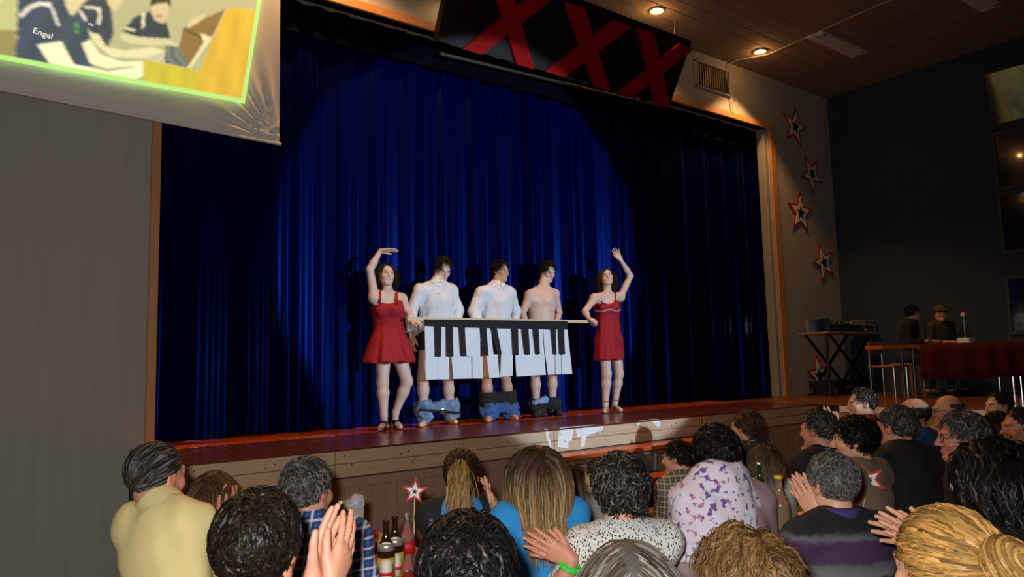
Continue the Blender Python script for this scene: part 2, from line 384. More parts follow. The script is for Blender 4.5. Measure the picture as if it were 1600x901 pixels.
HC = np.array([0, -.018, .03]); HR = np.array([.0805, .1005, .093])
def scalp_ok(p, recede=0.0, low=-.075):
    y, z = p[:, 1], p[:, 2]
    ym = np.where(z > .085, .068, np.where(z > .03, .052, np.where(z > -.015, .012, -.028)))-recede
    return (y < ym) & (z > low)
def strands(hp, R, s, style, n, L, seed, curl=.0, lift=(.02, .1), rad=.0035, recede=0.0, low=-.075, bald=False, tie=(0, -.115, .03), colliders=(), grav=.3, seg=7, fringe=False, lenvar=.35, part=0.02, napex=.65):
    r = np.random.default_rng(seed)
    D = r.normal(size=(n*6, 3)); D /= np.linalg.norm(D, axis=1)[:, None]; p = HC+HR*D
    ok = scalp_ok(p, recede, low)
    if bald: ok &= (p[:, 2] < .055) & (p[:, 1] < .03)
    p = p[ok][:n]; n = len(p); nape = np.clip(-p[:, 2]/.05, 0, 1)*(p[:, 1] < -.02); p = p+nape[:, None]*np.array([0, .015, -.045])*napex; N = (p-HC)/HR**2; N /= np.linalg.norm(N, axis=1)[:, None]
    lf = 1+r.uniform(lift[0], lift[1], n)[:, None]; Ls = L*(1-lenvar*r.random(n))*(1-(.72*nape if style in ('short', 'slick', 'curly') else 0))
    up = np.array([0, 0, 1.]); Tl = np.array(tie)
    gl = R.T@np.array([0, 0, -1.])
    if style in ('short', 'curly'):
        K = np.array([.01, -.055, .125]); fl = p-K
        front = np.clip((p[:, 1]-.0)/.06, 0, 1)[:, None]*np.clip((p[:, 2]-.05)/.05, 0, 1)[:, None]
        fl = fl/np.linalg.norm(fl, axis=1)[:, None]
        if not fringe: fl = fl*(1-front)+front*np.array([.5, -.6, .3])
        if curl > 0: fl = fl*.6+r.normal(size=(n, 3))*.5
    elif style == 'slick':
        fl = np.tile(np.array([0, -1., -.25]), (n, 1))+np.array([0, 0, -.5])*np.clip(-p[:, 1:2]/.06, 0, 1)
    elif style == 'long':
        sx = np.sign(p[:, 0]-part)[:, None]
        fl = sx*np.array([1., 0, 0])*np.clip((p[:, 2:3]-.02)/.06, 0, 1)+np.array([0, -.35, -.9])
    else:
        fl = Tl-p
    d = N*(.12 if style in ('short', 'curly', 'slick') else .5)+fl*.5; d /= np.linalg.norm(d, axis=1)[:, None]
    P = [HC+(p-HC)*.985]; q = p.copy()
    ph = r.uniform(0, 6.28, n); s1 = r.normal(size=(n, 3)); s1 /= np.linalg.norm(s1, axis=1)[:, None]
    wob = r.uniform(.6, 1.3, n)
    for i in range(seg):
        if style in ('pony', 'bun'):
            fl = Tl-q; dist = np.linalg.norm(fl, axis=1)[:, None]; fl = fl/(dist+1e-6); st = np.minimum(Ls[:, None]/seg, dist*.5)
        else: st = (Ls/seg)[:, None]
        if style == 'long':
            xq = q[:, 0:1]; side = np.clip((q[:, 2:3]-.02)/.06, 0, 1); fl = sx*np.array([1., 0, 0])*side+np.array([0, -.25, -.9])
            fl[:, 0:1] -= np.where(q[:, 2:3] < -.06, xq*4.0*np.clip((np.abs(xq)-.05)/.05, 0, 1), 0)
        Nq = (q-HC)/HR**2; Nq /= np.linalg.norm(Nq, axis=1)[:, None]
        near = np.clip(1.5-np.linalg.norm((q-HC)/HR, axis=1), 0, 1)[:, None]
        t = fl-Nq*(fl*Nq).sum(1)[:, None]*near
        d = d*.5+.5*t/(np.linalg.norm(t, axis=1)[:, None]+1e-6)+gl*grav*(i+1)/seg
        if curl > 0: d = d+curl*(np.cos(ph+i*1.9*wob)[:, None]*s1+np.sin(ph+i*1.9*wob)[:, None]*np.cross(s1, Nq))
        d /= np.linalg.norm(d, axis=1)[:, None]; q = q+d*st
        for c, rr in ((HC, HR), (np.array([0, .025, -.03]), np.array([.068, .074, .09]))):
            e = (q-c)/rr; m = np.linalg.norm(e, axis=1)[:, None]; lim = 1+(lf-1)*min(1, .35+i*.3); q = np.where(m < lim, c+rr*e/m*lim, q)
        if style in ('short', 'curly', 'slick'):
            e = (q-HC)/HR; m = np.linalg.norm(e, axis=1)[:, None]; mx = lf+.03; up_ = q[:, 2:3] > -.085; q = np.where((m > mx) & up_, HC+HR*e/m*mx, q)
        if colliders:
            w = hp+s*(q@R.T)
            for a, b, ra in colliders:
                ba = b-a; tt = np.clip(((w-a)@ba)/(ba@ba), 0, 1)[:, None]; v = w-a-tt*ba; l = np.linalg.norm(v, axis=1)[:, None]
                rr = ra+(lf-1)*.12; w = np.where(l < rr, a+tt*ba+v/(l+1e-6)*rr, w)
            q = ((w-hp)/s)@R
        P.append(q.copy())
    P = np.stack(P, 1); return tube_strands(hp+s*(P@R.T), rad*s, r, hp), n
def bundle(start, dirs, L, n, seed, rad, spread=.02, grav=.35, seg=8, curl=.0, colliders=()):
    r = np.random.default_rng(seed); q = np.asarray(start)+r.normal(size=(n, 3))*spread*.45; d = np.tile(nrm(dirs), (n, 1))+r.normal(size=(n, 3))*.16
    P = [q.copy()]; Ls = L*(1-.45*r.random(n)**2); ph = r.uniform(0, 6.28, n); s1 = r.normal(size=(n, 3))
    for i in range(seg):
        d = d*.8+np.array([0, 0, -1])*grav+r.normal(size=(n, 3))*.05+curl*np.sin(ph+i*1.7)[:, None]*s1; d /= np.linalg.norm(d, axis=1)[:, None]; q = q+d*(Ls/seg)[:, None]
        for a, b, ra in colliders:
            ba = b-a; tt = np.clip(((q-a)@ba)/(ba@ba), 0, 1)[:, None]; v = q-a-tt*ba; l = np.linalg.norm(v, axis=1)[:, None]; q = np.where(l < ra, a+tt*ba+v/(l+1e-6)*ra, q)
        P.append(q.copy())
    return tube_strands(np.stack(P, 1), rad, r)
def bun_ball(c, back, rad, n, seed, w):
    r = np.random.default_rng(seed); b = nrm(back); a0 = nrm(np.cross(b, [0, 0, 1])); a1 = np.cross(b, a0); m = 11
    ph = r.uniform(0, 6.28, n)[:, None]; th = np.linspace(0, 1, m)[None, :]*r.uniform(1.5, 4.0, n)[:, None]+ph; lat = r.uniform(-.15, 1.35, n)[:, None]+.25*np.sin(th*1.3+ph)
    rr = rad*r.uniform(.86, 1.08, n)[:, None]; P = c+(np.cos(lat)*rr)[..., None]*(np.cos(th)[..., None]*a0+np.sin(th)[..., None]*a1)+(np.sin(lat)*rr*.8)[..., None]*b
    return tube_strands(P, w, r, c)
def tube_strands(P, rad, r, ctr=None):
    """thin locks of hair lying on the head"""
    n, m, _ = P.shape
    T = np.gradient(P, axis=1); T /= np.linalg.norm(T, axis=2)[..., None]+1e-9
    out = (P-ctr) if ctr is not None else np.broadcast_to(r.normal(size=(n, 1, 3)), P.shape)
    out = out+r.normal(size=(n, 1, 3))*.6*np.linalg.norm(out, axis=2).mean(); A = np.cross(T, out); A /= np.linalg.norm(A, axis=2)[..., None]+1e-9; B = np.cross(A, T)
    tt = np.linspace(0, 1, m)[None, :, None]; rr = rad*.9*r.uniform(.5, 1.5, (n, 1, 1))*(1-.85*tt**2.5)
    ring = np.stack([P-A*rr, P+A*rr], 2)
    V = ring.reshape(-1, 3); base = (np.arange(n)[:, None]*m+np.arange(m-1)[None, :])*2
    Q = np.stack([base, base+1, base+3, base+2], -1).reshape(-1, 4)
    return V, Q, np.repeat(np.arange(n), m*2)
def cap_mesh(hp, R, s, grow, recede, low, bald):
    nu, nv = 36, 24; V = []; F = []
    for j in range(nv+1):
        for i in range(nu):
            a = 2*math.pi*i/nu; b = math.pi*j/nv
            V.append(HC+HR*grow*np.array([math.cos(a)*math.sin(b), math.sin(a)*math.sin(b), math.cos(b)]))
    V = np.array(V)
    for j in range(nv):
        for i in range(nu): F.append((j*nu+i, (j+1)*nu+i, (j+1)*nu+(i+1) % nu, j*nu+(i+1) % nu))
    F = np.array(F); c = V[F].mean(1); ok = scalp_ok(c, recede, low)
    if bald: ok &= (c[:, 2] < .055) & (c[:, 1] < .03)
    return hp+s*(V@R.T), F[ok]
def cat_meshes(parts):
    V = []; Q = []; C = []; n = 0
    for v, q, c in parts: V.append(v); Q.append(q+n); C.append(c); n += len(v)
    return np.concatenate(V), np.concatenate(Q), np.concatenate(C)
def make_hair(hp, R, s, color, seed, n=700, grey=0.0, tips=None, kind='short', ponycol=None, **kw):
    r = np.random.default_rng(seed+99); color = np.array(color); parts = []
    col_of = kw.pop('colliders', ()); pony = kw.pop('pony', None); capg = kw.pop('cap', 1.025)
    (V, Q, sid), m = strands(hp, R, s, kind, n, kw.pop('L', .06), seed, colliders=col_of, **kw)
    def cols(sid, V, extra=1.0):
        k = sid.max()+1; b = r.uniform(.35, 1.6, k)*extra; c = color[None]*b[:, None]
        g = r.random(k) < grey; c[g] = np.array([.12, .115, .11])*r.uniform(.5, 1.4, (g.sum(), 1))
        c = c[sid]
        if tips is not None:
            d = np.clip((hp[2]+.03-V[:, 2])/.18, 0, 1)[:, None]; c = c*(1-d)+np.array(tips)*d*b[sid][:, None]
        return c
    parts.append((V, Q, cols(sid, V)))
    cv, cf = cap_mesh(hp, R, s, capg, kw.get('recede', 0), kw.get('low', -.075), kw.get('bald', False))
    parts.append((cv, cf, np.tile(color*.6*(1-grey)+np.array([.12, .12, .12])*grey, (len(cv), 1))))
    if pony:
        if pony.get('bun'):
            V, Q, sid = bun_ball(hp+s*(R@(np.array(kw['tie'])+np.array([0, -.03, 0]))), R@np.array([.2, -1, .25]), pony['bun']*s, pony['n'], seed+5, .0032*s)
        else: V, Q, sid = bundle(hp+s*(R@np.array(kw.get('tie', (0, -.115, .03)))), R@np.array(pony.get('dir', (0, -1, .1))), pony['L'], pony.get('n', 220), seed+5, pony.get('rad', .003)*s, pony.get('spread', .02), colliders=col_of, curl=pony.get('curl', 0), grav=pony.get('grav', .35))
        c_ = cols(sid, V, 1.1)
        if ponycol is not None: c_ = np.array(ponycol)*r.uniform(.5, 1.5, (sid.max()+1, 1))[sid]
        parts.append((V, Q, c_))
    return cat_meshes(parts)

# ------------------------------------------------------------------ people
def torso_prims(J, s, female, fat=1.0):
    f = J['f']; pel, ch = J['pel'], J['chest']; wa = pel*.55+ch*.45; hw = s*fat
    wr, cr, pr = (.122, .142, .152) if female else (.142, .166, .150)
    T = [(pel, wa, pr*hw, wr*hw, .05, f, .72), (wa, ch, wr*hw, cr*hw, .06, f, .70), (ch, J['nb']*.35+ch*.65, cr*hw, cr*hw*.86, .05, f, .64),
         (J['shL'], J['shR'], .052*s, .052*s, .06, None, 1), (J['nb']*.8+J['shL']*.2-np.array([0, 0, .015*s]), J['shL'], .046*s, .050*s, .05, None, 1), (J['nb']*.8+J['shR']*.2-np.array([0, 0, .015*s]), J['shR'], .046*s, .050*s, .05, None, 1)]
    return T
def limb(J, s, female):
    k = (.9 if female else 1.0)*s; o = {}
    for q in 'LR':
        o['u'+q] = [(J['sh'+q], J['el'+q], .055*k, .043*k, .03, None, 1)]
        o['f'+q] = [(J['el'+q], J['el'+q]*.65+J['wr'+q]*.35, .043*k, .042*k, .02, None, 1), (J['el'+q]*.65+J['wr'+q]*.35, J['wr'+q], .042*k, .027*k, .02, None, 1)]
        hp_, kn, an, to = J['hip'+q], J['kn'+q], J['an'+q], J['to'+q]
        o['t'+q] = [(hp_, kn, .088*s, .058*s, .05, None, 1)]
        cf = kn*.68+an*.32
        o['s'+q] = [(kn, cf, .055*s, .057*s, .03, None, 1), (cf, an, .057*s, .036*s, .03, None, 1)]
        hl = an-nrm(to-an)*np.array([1, 1, 0])*.03*s; hl[2] = to[2]+.01*s
        o['k'+q] = [(an, hl, .036*s, .032*s, .02, None, 1), (hl, to*.5+hl*.5, .034*s, .036*s, .02, None, 1), (to*.5+hl*.5, to, .036*s, .026*s, .02, None, 1)]
    return o
def field_of(prims, h, off=0.0, extra=.0, wr=None, k=None):
    P = np.array([x for p in prims for x in (p[0], p[1])]); m = .22+off+extra
    F = Field(P.min(0)-m, P.max(0)+m, h)
    for p in prims:
        F.cone(p[0], p[1], p[2]+off, p[3]+off, p[4], p[5], p[6], end=(len(p) > 7 and p[7]))
    return F
SKM = attr_mat('skin', .48, sss=.0, spec=.35); HAIRM = attr_mat('hair', .45, spec=.16)
def clothe(name, prims, off, m, root, h, seed, wrk=.0015, freq=38, collar=None, after=None):
    F = field_of(prims, h, off)
    if collar: F.cone(collar[0], collar[1], collar[2], collar[3], .012, end=True)
    if after: after(F)
    if wrk: F.wrinkle(wrk, freq, seed)
    V, Q = F.mesh(); return obj(name, V, Q, m, root, smooth=True)
def cutarm(J, q, frac, s, female):
    k = (.9 if female else 1.0)*s
    return [(J['sh'+q], J['sh'+q]*(1-frac)+J['el'+q]*frac, .057*k, .057*k-.008*k*frac, .04, None, 1, True)]
def person(J, spec, root):
    s, fem = spec.get('s', 1.0), spec.get('female', False); skin = spec.get('skin', SKIN)
    seed = spec.get('seed', 1); L = limb(J, s, fem); T = torso_prims(J, s, fem, spec.get('fat', 1.0))
    hs = spec.get('hs', s)
    allp = T+[p for v in L.values() for p in v]
    F = field_of(allp, spec.get('h', .020)); F.cone(J['nb']-np.array([0, 0, .03]), J['hd']-J['HR'][:, 2]*.07, .052*hs*(.88 if fem else 1), .05*hs*(.88 if fem else 1), .04)
    if spec.get('mod'): spec['mod'](F, J, s)
    V, Q = F.mesh(); parts = [(V, Q, np.tile(np.array(skin), (len(V), 1)))]
    hm = head_mesh(J['hd'], J['HR'], hs, skin, spec.get('brow', (.03, .02, .015)), fem, J['nb'], spec.get('hh', .0085), spec.get('beard'), smile=spec.get('smile', True), neckr=spec.get('neckr', 1.0))
    parts.append(hm)
    for q, sd in (('L', -1), ('R', 1)):
        hd = spec.get('hand'+q, {}); d = hd.get('d', nrm(J['wr'+q]-J['el'+q])); pn = hd.get('pn', np.array([0, 0, -1.]))
        kw = {k: hd[k] for k in ('curl', 'spread', 'thumb') if k in hd}
        parts.append(hand_mesh(J['wr'+q], J['el'+q], d, pn, hd.get('side', sd), hs*hd.get('size', .97), skin, spec.get('handh', .0065), **kw))
    V, Q, C = cat_meshes(parts)
    body = obj('body', V, Q, SKM, root, smooth=True, colors=C)
    col = [(J['nb'], J['hd']-J['HR'][:, 2]*.08*hs, .062*hs), (J['pel'], J['chest'], .135*s), (lerp(J['shL'], J['shR'], .2), lerp(J['shL'], J['shR'], .8), .078*s)]
    hr = spec.get('hair')
    if hr:
        hr = dict(hr); V, Q, C = make_hair(J['hd'], J['HR'], hs, hr.pop('color'), seed, colliders=col, **hr)
        obj('hair', V, Q, HAIRM, root, smooth=True, colors=C)
    if spec.get('glasses'):
        b = MB(); W = lambda p: J['hd']+hs*(J['HR']@np.array(p))
        for x in (-1, 1):
            b.tube([W((x*.033+.023*math.cos(a), .098-.004*abs(math.cos(a)), .002+.018*math.sin(a))) for a in np.linspace(0, 6.283, 15)], .0022*hs, 5, False)
            b.tube([W((x*.056, .092, .006)), W((x*.079, .03, .01)), W((x*.083, -.005, .012))], .002*hs, 5)
        b.tube([W((-.011, .1, .006)), W((0, .104, .008)), W((.011, .1, .006))], .002*hs, 5)
        b.build('glasses', mat('glasses_frame', (.02, .02, .02), .3), root)
    return L, T

def lerp(a, b, t): return np.asarray(a)*(1-t)+np.asarray(b)*t
STOOL = None
def seated(name, label, px, zh, yaw, head=(0, 0, 0), s=1.0, female=False, arms='lap', lean=8, clothes=None, hair=None, clap=None, group='audience seated at the tables', pants='222226', spec=None, chinside='L', base=0.0, who=None, wide=1.0, tilt=0.0, legyaw=None, elbow=.09, neck=.130, shift=0.0):
    """px: where the head centre falls, zh: height of the head centre above the floor"""
    hp = onz(px[0], px[1], zh); fw = fwd_dir(yaw); rt = np.array([fw[1], -fw[0], 0]); up = np.array([0, 0, 1.])
    la = math.radians(lean); tu = nrm(up*math.cos(la)+fw*math.sin(la)+rt*math.sin(math.radians(tilt))); f = fw*math.cos(la)-up*math.sin(la)
    HRm = head_rot(head[0], head[1], head[2])
    nb = hp-np.array([0, 0, neck*s])-fw*.035*s+rt*shift
    chest = nb-tu*.16*s; pel = nb-tu*.52*s; seatz = max(base+.2, pel[2]-.10*s)
    sw = (.152 if female else .172)*s*wide
    J = dict(hd=hp, HR=HRm, nb=nb, chest=chest, pel=pel, f=f, r=rt)
    lw = fwd_dir(yaw if legyaw is None else legyaw); lr = np.array([lw[1], -lw[0], 0])
    knz = max(seatz+.075*s, base+.30)
    for q, sg in (('L', -1), ('R', 1)):
        J['sh'+q] = nb+rt*sg*sw-tu*.055*s; J['hip'+q] = pel+lr*sg*.085*s
        J['kn'+q] = np.array([*(pel+lr*sg*.12*s+lw*.36*s)[:2], knz]); J['an'+q] = np.array([*(J['kn'+q]-lw*.05*s)[:2], base+.10]); J['to'+q] = np.array([*(J['an'+q]+lw*.15*s+lr*sg*.02)[:2], base+.035])
        sh = J['sh'+q]
        J['el'+q] = sh+rt*sg*.055*s+f*.06*s-tu*.26*s; J['wr'+q] = J['el'+q]+fw*.22*s-rt*sg*.08*s+up*.02*s
    sp = dict(s=s, female=female, hair=hair); sp.update(spec or {})
    if arms == 'clap':
        c = clap if clap is not None else (0, .30, -.12)
        ctr = nb+rt*c[0]+fw*c[1]+up*c[2] if len(c) == 3 else onz(*c[:2], c[2])
        aim = np.array(c[4]) if len(c) > 4 else up*.75+fw*.55
        for q, sg in (('L', -1), ('R', 1)):
            J['wr'+q] = ctr+(rt if len(c) == 3 else nrm(np.cross(aim, up)))*sg*.026*s-fw*.0
            mid = lerp(J['sh'+q], J['wr'+q], .5); J['el'+q] = mid+rt*sg*elbow*s-up*.15*s
            dd = nrm(aim+up*.12) if q == 'L' else nrm(aim-up*.08+fw*.12)
            sp['hand'+q] = dict(d=dd, pn=-(rt if len(c) == 3 else nrm(np.cross(aim, up)) if abs(nrm(aim)[2]) < .9 else rt)*sg, curl=(.1, .12, .1, .12, .15), spread=.07, thumb=.8)
    if arms == 'chin':
        q = chinside; sg = -1 if q == 'L' else 1
        J['wr'+q] = hp+HRm@np.array([sg*.02, .075, -.19])*s; J['el'+q] = J['wr'+q]-up*.2*s+fw*.02+rt*sg*.05
        sp['hand'+q] = dict(d=nrm(up+fw*-.1), pn=-fw, curl=(.3, .5, .7, .8, .8))
    root = thing(name, (pel[0], pel[1], base), label, 'person', group)
    L, T = person(J, sp, root)
    c = clothes(J, L, T, s, female) if callable(clothes) else clothes
    top = c
    seed = sp.get('seed', 1); h = top.get('h', .016)
    pr = list(T)
    sl = top.get('sleeve', 1.9)
    for q in 'LR':
        if sl >= 1: 
            pr += L['u'+q]; e, w_ = J['el'+q], J['wr'+q]; fr = min(.97, sl-1)
            if fr > .02: pr.append((e, lerp(e, w_, fr), .043*s, (.043-.012*fr)*s, .03, None, 1, True))
        else: pr += cutarm(J, q, sl, s, female)
    colr = None
    if top.get('collar', True): colr = (nb-tu*.03*s, nb+nrm(hp-HRm[:, 2]*.08*s-nb)*.062*s, .068*s*(.9 if female else 1), .064*s*(.9 if female else 1))
    clothe(top.get('name', 'sweater'), pr, top.get('off', .012), top['m'], root, h, seed, top.get('wr', .0022), top.get('freq', 34), colr)
    clothe('trousers', [(pel-tu*.02, pel+tu*.03, .152*s, .150*s, .05, f, .75)]+L['tL']+L['tR']+L['sL']+L['sR'], .012, mat('trousers_'+pants, S(pants), .85), root, .028, seed+3, .002)
    for q in 'LR':
        b = MB(); an, to = J['an'+q], J['to'+q]; b.box(*(lambda lo, hi: (lo, hi))(np.array([min(an[0], to[0])-.04, min(an[1], to[1])-.04, base+.002]), np.array([max(an[0], to[0])+.04, max(an[1], to[1])+.04, base+.075])), bevel=.02)
        b.build('shoe', mat('dark_shoe', (.02, .018, .016), .5), root)
    if top.get('stand'):
        ud = nrm(hp-HRm[:, 2]*.06*s-HRm[:, 1]*.02*s-nb)
        F = Field(nb-.2, nb+.2, .007); F.cone(nb-ud*.035, nb+ud*.055, .093*s, .074*s, .004, end=True)
        V, Q = F.mesh(); obj('collar', V, Q, top['m'], root, smooth=True)
    if top.get('post'): top['post'](J, L, T, s, root)
    stool(pel, seatz, s, label, base)
    return J, root
def stool(p, z, s, label, base=0.0):
    z -= .012; r = .16*s
    root = thing('wooden_stool', (p[0], p[1], base), 'wooden stool under the '+' '.join(label.split()[:11]), 'stool', 'stools under the audience')
    MB().box((p[0]-r, p[1]-r, z-.03), (p[0]+r, p[1]+r, z), .01).build('seat', WOODM, root)
    for a, b_ in ((-1, -1), (1, -1), (1, 1), (-1, 1)):
        MB().tube([(p[0]+a*(r-.02), p[1]+b_*(r-.02), base), (p[0]+a*(r-.03), p[1]+b_*(r-.03), z-.03)], .013, 6).build('leg', WOODM, root)
WOODM = mat('bench_wood', S('8a5a30'), .5, noise=.2, nscale=3, stretch=(1, 12, 12))

# ------------------------------------------------------------------ the hall
YW, YF, YC = 6.8, 5.35, 7.08       # proscenium wall, stage front, curtain
XL, XR, ZT, ZC, XWALL, XPOD = 1.42, 10.5, 5.3, 6.2, 12.4, 9.0
wallm = mat('grey_plaster', S('a5a39e'), .85, noise=.05, nscale=2.2, bump=.15, bscale=9, stretch=(6, 1, .5))
bluem = mat('blue_wall_paint', S('223142'), .85, noise=.06, nscale=3)
trimm = mat('trim_wood', S('c08a5c'), .5, noise=.12, nscale=5, stretch=(6, 6, .6))
ceilw = mat('ceiling_wood', S('887a6e'), .85, noise=.12, nscale=4, stretch=(.5, 8, 8))
fasm = mat('fascia_board', S('c2a688'), .55, noise=.10, nscale=6, stretch=(.5, 6, 6))
fasd = mat('front_board', S('a0826e'), .6, noise=.10, nscale=6, stretch=(6, 6, .5))
apronm = mat('dark_stage_wood', S('5a2a1c'), .28, noise=.15, nscale=5, stretch=(.4, 8, 8), coat=.25)
orangem = mat('orange_stage_wood', S('d85c0c'), .22, noise=.10, nscale=5, stretch=(.4, 8, 8), coat=.3)
black = mat('matte_black', (.006, .006, .007), .6)
chrome = mat('chrome', (.75, .75, .76), .15, 1.0)
redm = mat('red_cloth', S('5e060c'), .85, noise=.08, nscale=9)
whitem = mat('white_card', (.78, .78, .78), .7)

def st(o): o['kind'] = 'structure'; return o
st(MB().box((-5, -8, -.1), (13, 5.4, 0)).build('floor', mat('hall_floor', S('7a5638'), .4, noise=.15, nscale=3, stretch=(1, .2, 1)), loc=(0, 0, 0)))
# wall with the proscenium opening
wb = MB()
wb.box((-5, YW, 0), (XL, YW+.2, ZC)); wb.box((XR, YW, 0), (XWALL, YW+.2, ZC)); wb.box((XL, YW, ZT), (XR, YW+.2, ZC))
st(wb.build('wall_back', wallm, loc=(0, YW, 0)))
st(MB().box((XWALL, -8, 0), (XWALL+.2, 7, ZC)).build('wall_right', bluem, loc=(XWALL, 0, 0)))
st(MB().box((XL-.6, 7.75, .9), (XR+.9, 7.85, 6)).build('wall_stage', mat('stage_back', (.01, .01, .012), .9), loc=(5, 7.8, 1)))
# trims round the opening
st(MB().box((XL-.075, YW-.03, .98), (XL, YW+.12, ZT+.09), .006).build('trim_1', trimm, loc=(XL, YW, 1)))
st(MB().box((XR+.02, YW-.03, .98), (XR+.17, YW+.12, ZT+.09), .006).build('trim_2', trimm, loc=(XR, YW, 1)))
st(MB().box((XL, YW-.03, ZT), (XR+.02, YW+.12, ZT+.10), .006).build('trim_3', trimm, loc=(5, YW, ZT)))
st(MB().box((XR-.09, YW+.02, .99), (XR+.02, YW+.16, ZT), .01).build('trim_4', mat('grey_jamb', S('9a958c'), .7), loc=(XR, YW, 1)))

# ceiling of long boards
ceil = st(MB().box((-5, -8, ZC+.03), (13, 7.1, ZC+.12)).build('ceiling', mat('ceiling_void', (.02, .015, .012), .9), loc=(0, 0, ZC)))
pw = .225; p0 = None; y = YW
while y > -1.6:
    if p0 is None: p0 = MB().box((-5, y-pw+.010, ZC), (XWALL, y, ZC+.03), .004).build('plank', ceilw, ceil)
    else: inst(p0, 'plank', (0, y-YW, 0), ceil)
    y -= pw

# stage body
stage = st(MB().box((1.24, 5.45, 0), (XPOD+.1, 7.75, .985)).box((XPOD+.06, 1.6, 0), (XWALL, 5.5, .985)).box((XPOD, 5.4, 0), (XWALL, YW, .985)).build('stage_platform', mat('stage_core', (.05, .035, .03), .8), loc=(5, 6, 0)))
pw = .16; y = YF-.02; pa = pb = None
while y < 7.74:
    x1 = XPOD if y < 5.39 else XPOD+.001
    if y < 6.38:
        if pa is None: pa = MB().box((1.24, y, .985), (XPOD, y+pw-.004, 1.0), .002).build('plank', apronm, stage); ya = y
        else: inst(pa, 'plank', (0, y-ya, 0), stage)
    else:
        if pb is None: pb = MB().box((1.24, y, .985), (XPOD, y+pw-.004, 1.0), .002).build('plank', orangem, stage); yb = y
        else: inst(pb, 'plank', (0, y-yb, 0), stage)
    y += pw
podm = mat('podium_wood', S('6e4224'), .4, noise=.12, nscale=5, stretch=(.4, 8, 8), coat=.2)
pc = None; y = 1.6
while y < YW-.02:
    if pc is None: pc = MB().box((XPOD, y, .985), (XWALL, y+.196, 1.0), .002).build('plank', podm, stage)
    else: inst(pc, 'plank', (0, y-1.6, 0), stage)
    y += .2
# fascia: two board rows in panels, screw heads, then upright boards below
xs = [1.24]+[1.30+1.08*i for i in range(8)]+[XPOD]
for i in range(len(xs)-1):
    for z0, z1 in ((.888, .984), (.785, .884)):
        MB().box((xs[i]+.003, YF, z0), (xs[i+1]-.003, YF+.03, z1), .003).build('fascia_board', fasm, stage)
    if i:
        for xx in (xs[i]+.05, xs[i+1]-.06):
            for zz in (.955, .92):
                MB().lathe((xx+.02*(zz > .93), YF, zz), [(.0, -.0), (.008, 0)], 4) if False else None
scr = mat('screw_steel', (.5, .5, .5), .3, 1.0)
sc0 = None
for i in range(1, len(xs)-1):
    for dx, zz in ((.07, .945), (.13, .875), (.62, .935), (.66, .845), (.55, .915)):
        x = xs[i]+dx
        if x > XPOD-.1: continue
        if sc0 is None:
            sc0 = MB().tube([(x, YF-.004, zz), (x, YF+.004, zz)], .007, 8).build('screw', scr, stage); sx, sz = x, zz
        else: inst(sc0, 'screw', (x-sx, 0, zz-sz), stage)
MB().box((1.24, YF+.02, .70), (XPOD, YF+.06, .772), .004).build('rail', fasd, stage)
MB().box((1.24, YF+.03, .01), (XPOD, YF+.06, .10), .004).build('rail', fasd, stage)
bw = .112; x = 1.245; b0 = None
while x < XPOD-.1:
    if b0 is None: b0 = MB().box((x, YF+.035, .10), (x+bw-.004, YF+.07, .70), .004).build('upright_board', fasd, stage)
    else: inst(b0, 'upright_board', (x-1.245, 0, 0), stage)
    x += bw
MB().box((XPOD, 1.6, .0), (XPOD+.03, YF, .90), .004).build('side_board', fasd, stage)
MB().box((XPOD-.012, 1.6, .905), (XPOD+.02, YF-.3, .98), .003).build('side_fascia', mat('white_banner', (.7, .7, .7), .7), stage)
# thin ragged white shapes set flat on the fascia
paper = thing('white_shapes', (5, YF-.003, .9), 'torn white paper scraps stuck on the stage front fascia', 'paper')  # thin ragged white shapes on the stage front
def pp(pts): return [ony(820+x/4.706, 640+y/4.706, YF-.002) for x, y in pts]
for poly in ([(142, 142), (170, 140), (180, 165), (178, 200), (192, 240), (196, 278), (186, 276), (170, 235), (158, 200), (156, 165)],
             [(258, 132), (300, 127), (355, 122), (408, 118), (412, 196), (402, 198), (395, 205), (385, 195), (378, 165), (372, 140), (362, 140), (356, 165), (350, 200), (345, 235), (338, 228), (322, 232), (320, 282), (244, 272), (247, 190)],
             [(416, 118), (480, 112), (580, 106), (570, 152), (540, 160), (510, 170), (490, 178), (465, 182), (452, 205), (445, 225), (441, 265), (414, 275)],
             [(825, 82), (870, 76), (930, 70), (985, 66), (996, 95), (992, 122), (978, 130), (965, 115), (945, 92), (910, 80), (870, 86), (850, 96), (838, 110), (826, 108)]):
    MB().prism(pp(poly), (0, .0018, 0)).build('white_shape', whitem, paper)
# small brass hook on the fascia
MB().box(ony(1094, 661, YF)-np.array([.012, .02, 0]), ony(1094, 650, YF)+np.array([.012, 0, 0]), .004).build('hook', mat('brass', S('c0a040'), .3, 1.0), stage)

# steps in front of the stage
steps = thing('stage_steps', (5.4, 4.9, 0), 'orange wooden steps on a grey steel frame before the stage', 'steps')
treadm = mat('tread_wood', S('b85a22'), .35, noise=.12, nscale=5, stretch=(.4, 8, 8), coat=.2)
steel = mat('grey_steel', S('8c9298'), .4, .6)
for z, y0, y1 in ((.775, 5.08, 5.33), (.53, 4.83, 5.08), (.28, 4.58, 4.83)):
    MB().box((4.40, y0, z-.04), (6.85, y1, z), .006).build('tread', treadm, steps)
for z, yy in ((.725, 5.10), (.48, 4.85)):
    MB().box((4.45, yy, z-.035), (6.8, yy+.03, z), .003).build('rail', steel, steps)
for x in (4.5, 5.25, 6.0, 6.75):
    MB().tube([(x, 5.28, 0), (x, 5.28, .73)], .02, 8).build('post', steel, steps)
    MB().tube([(x, 4.62, .0), (x, 4.62, .24)], .02, 8).build('post', steel, steps)
    MB().tube([(x, 4.62, .22), (x, 5.27, .72)], .018, 8).build('stringer', steel, steps)
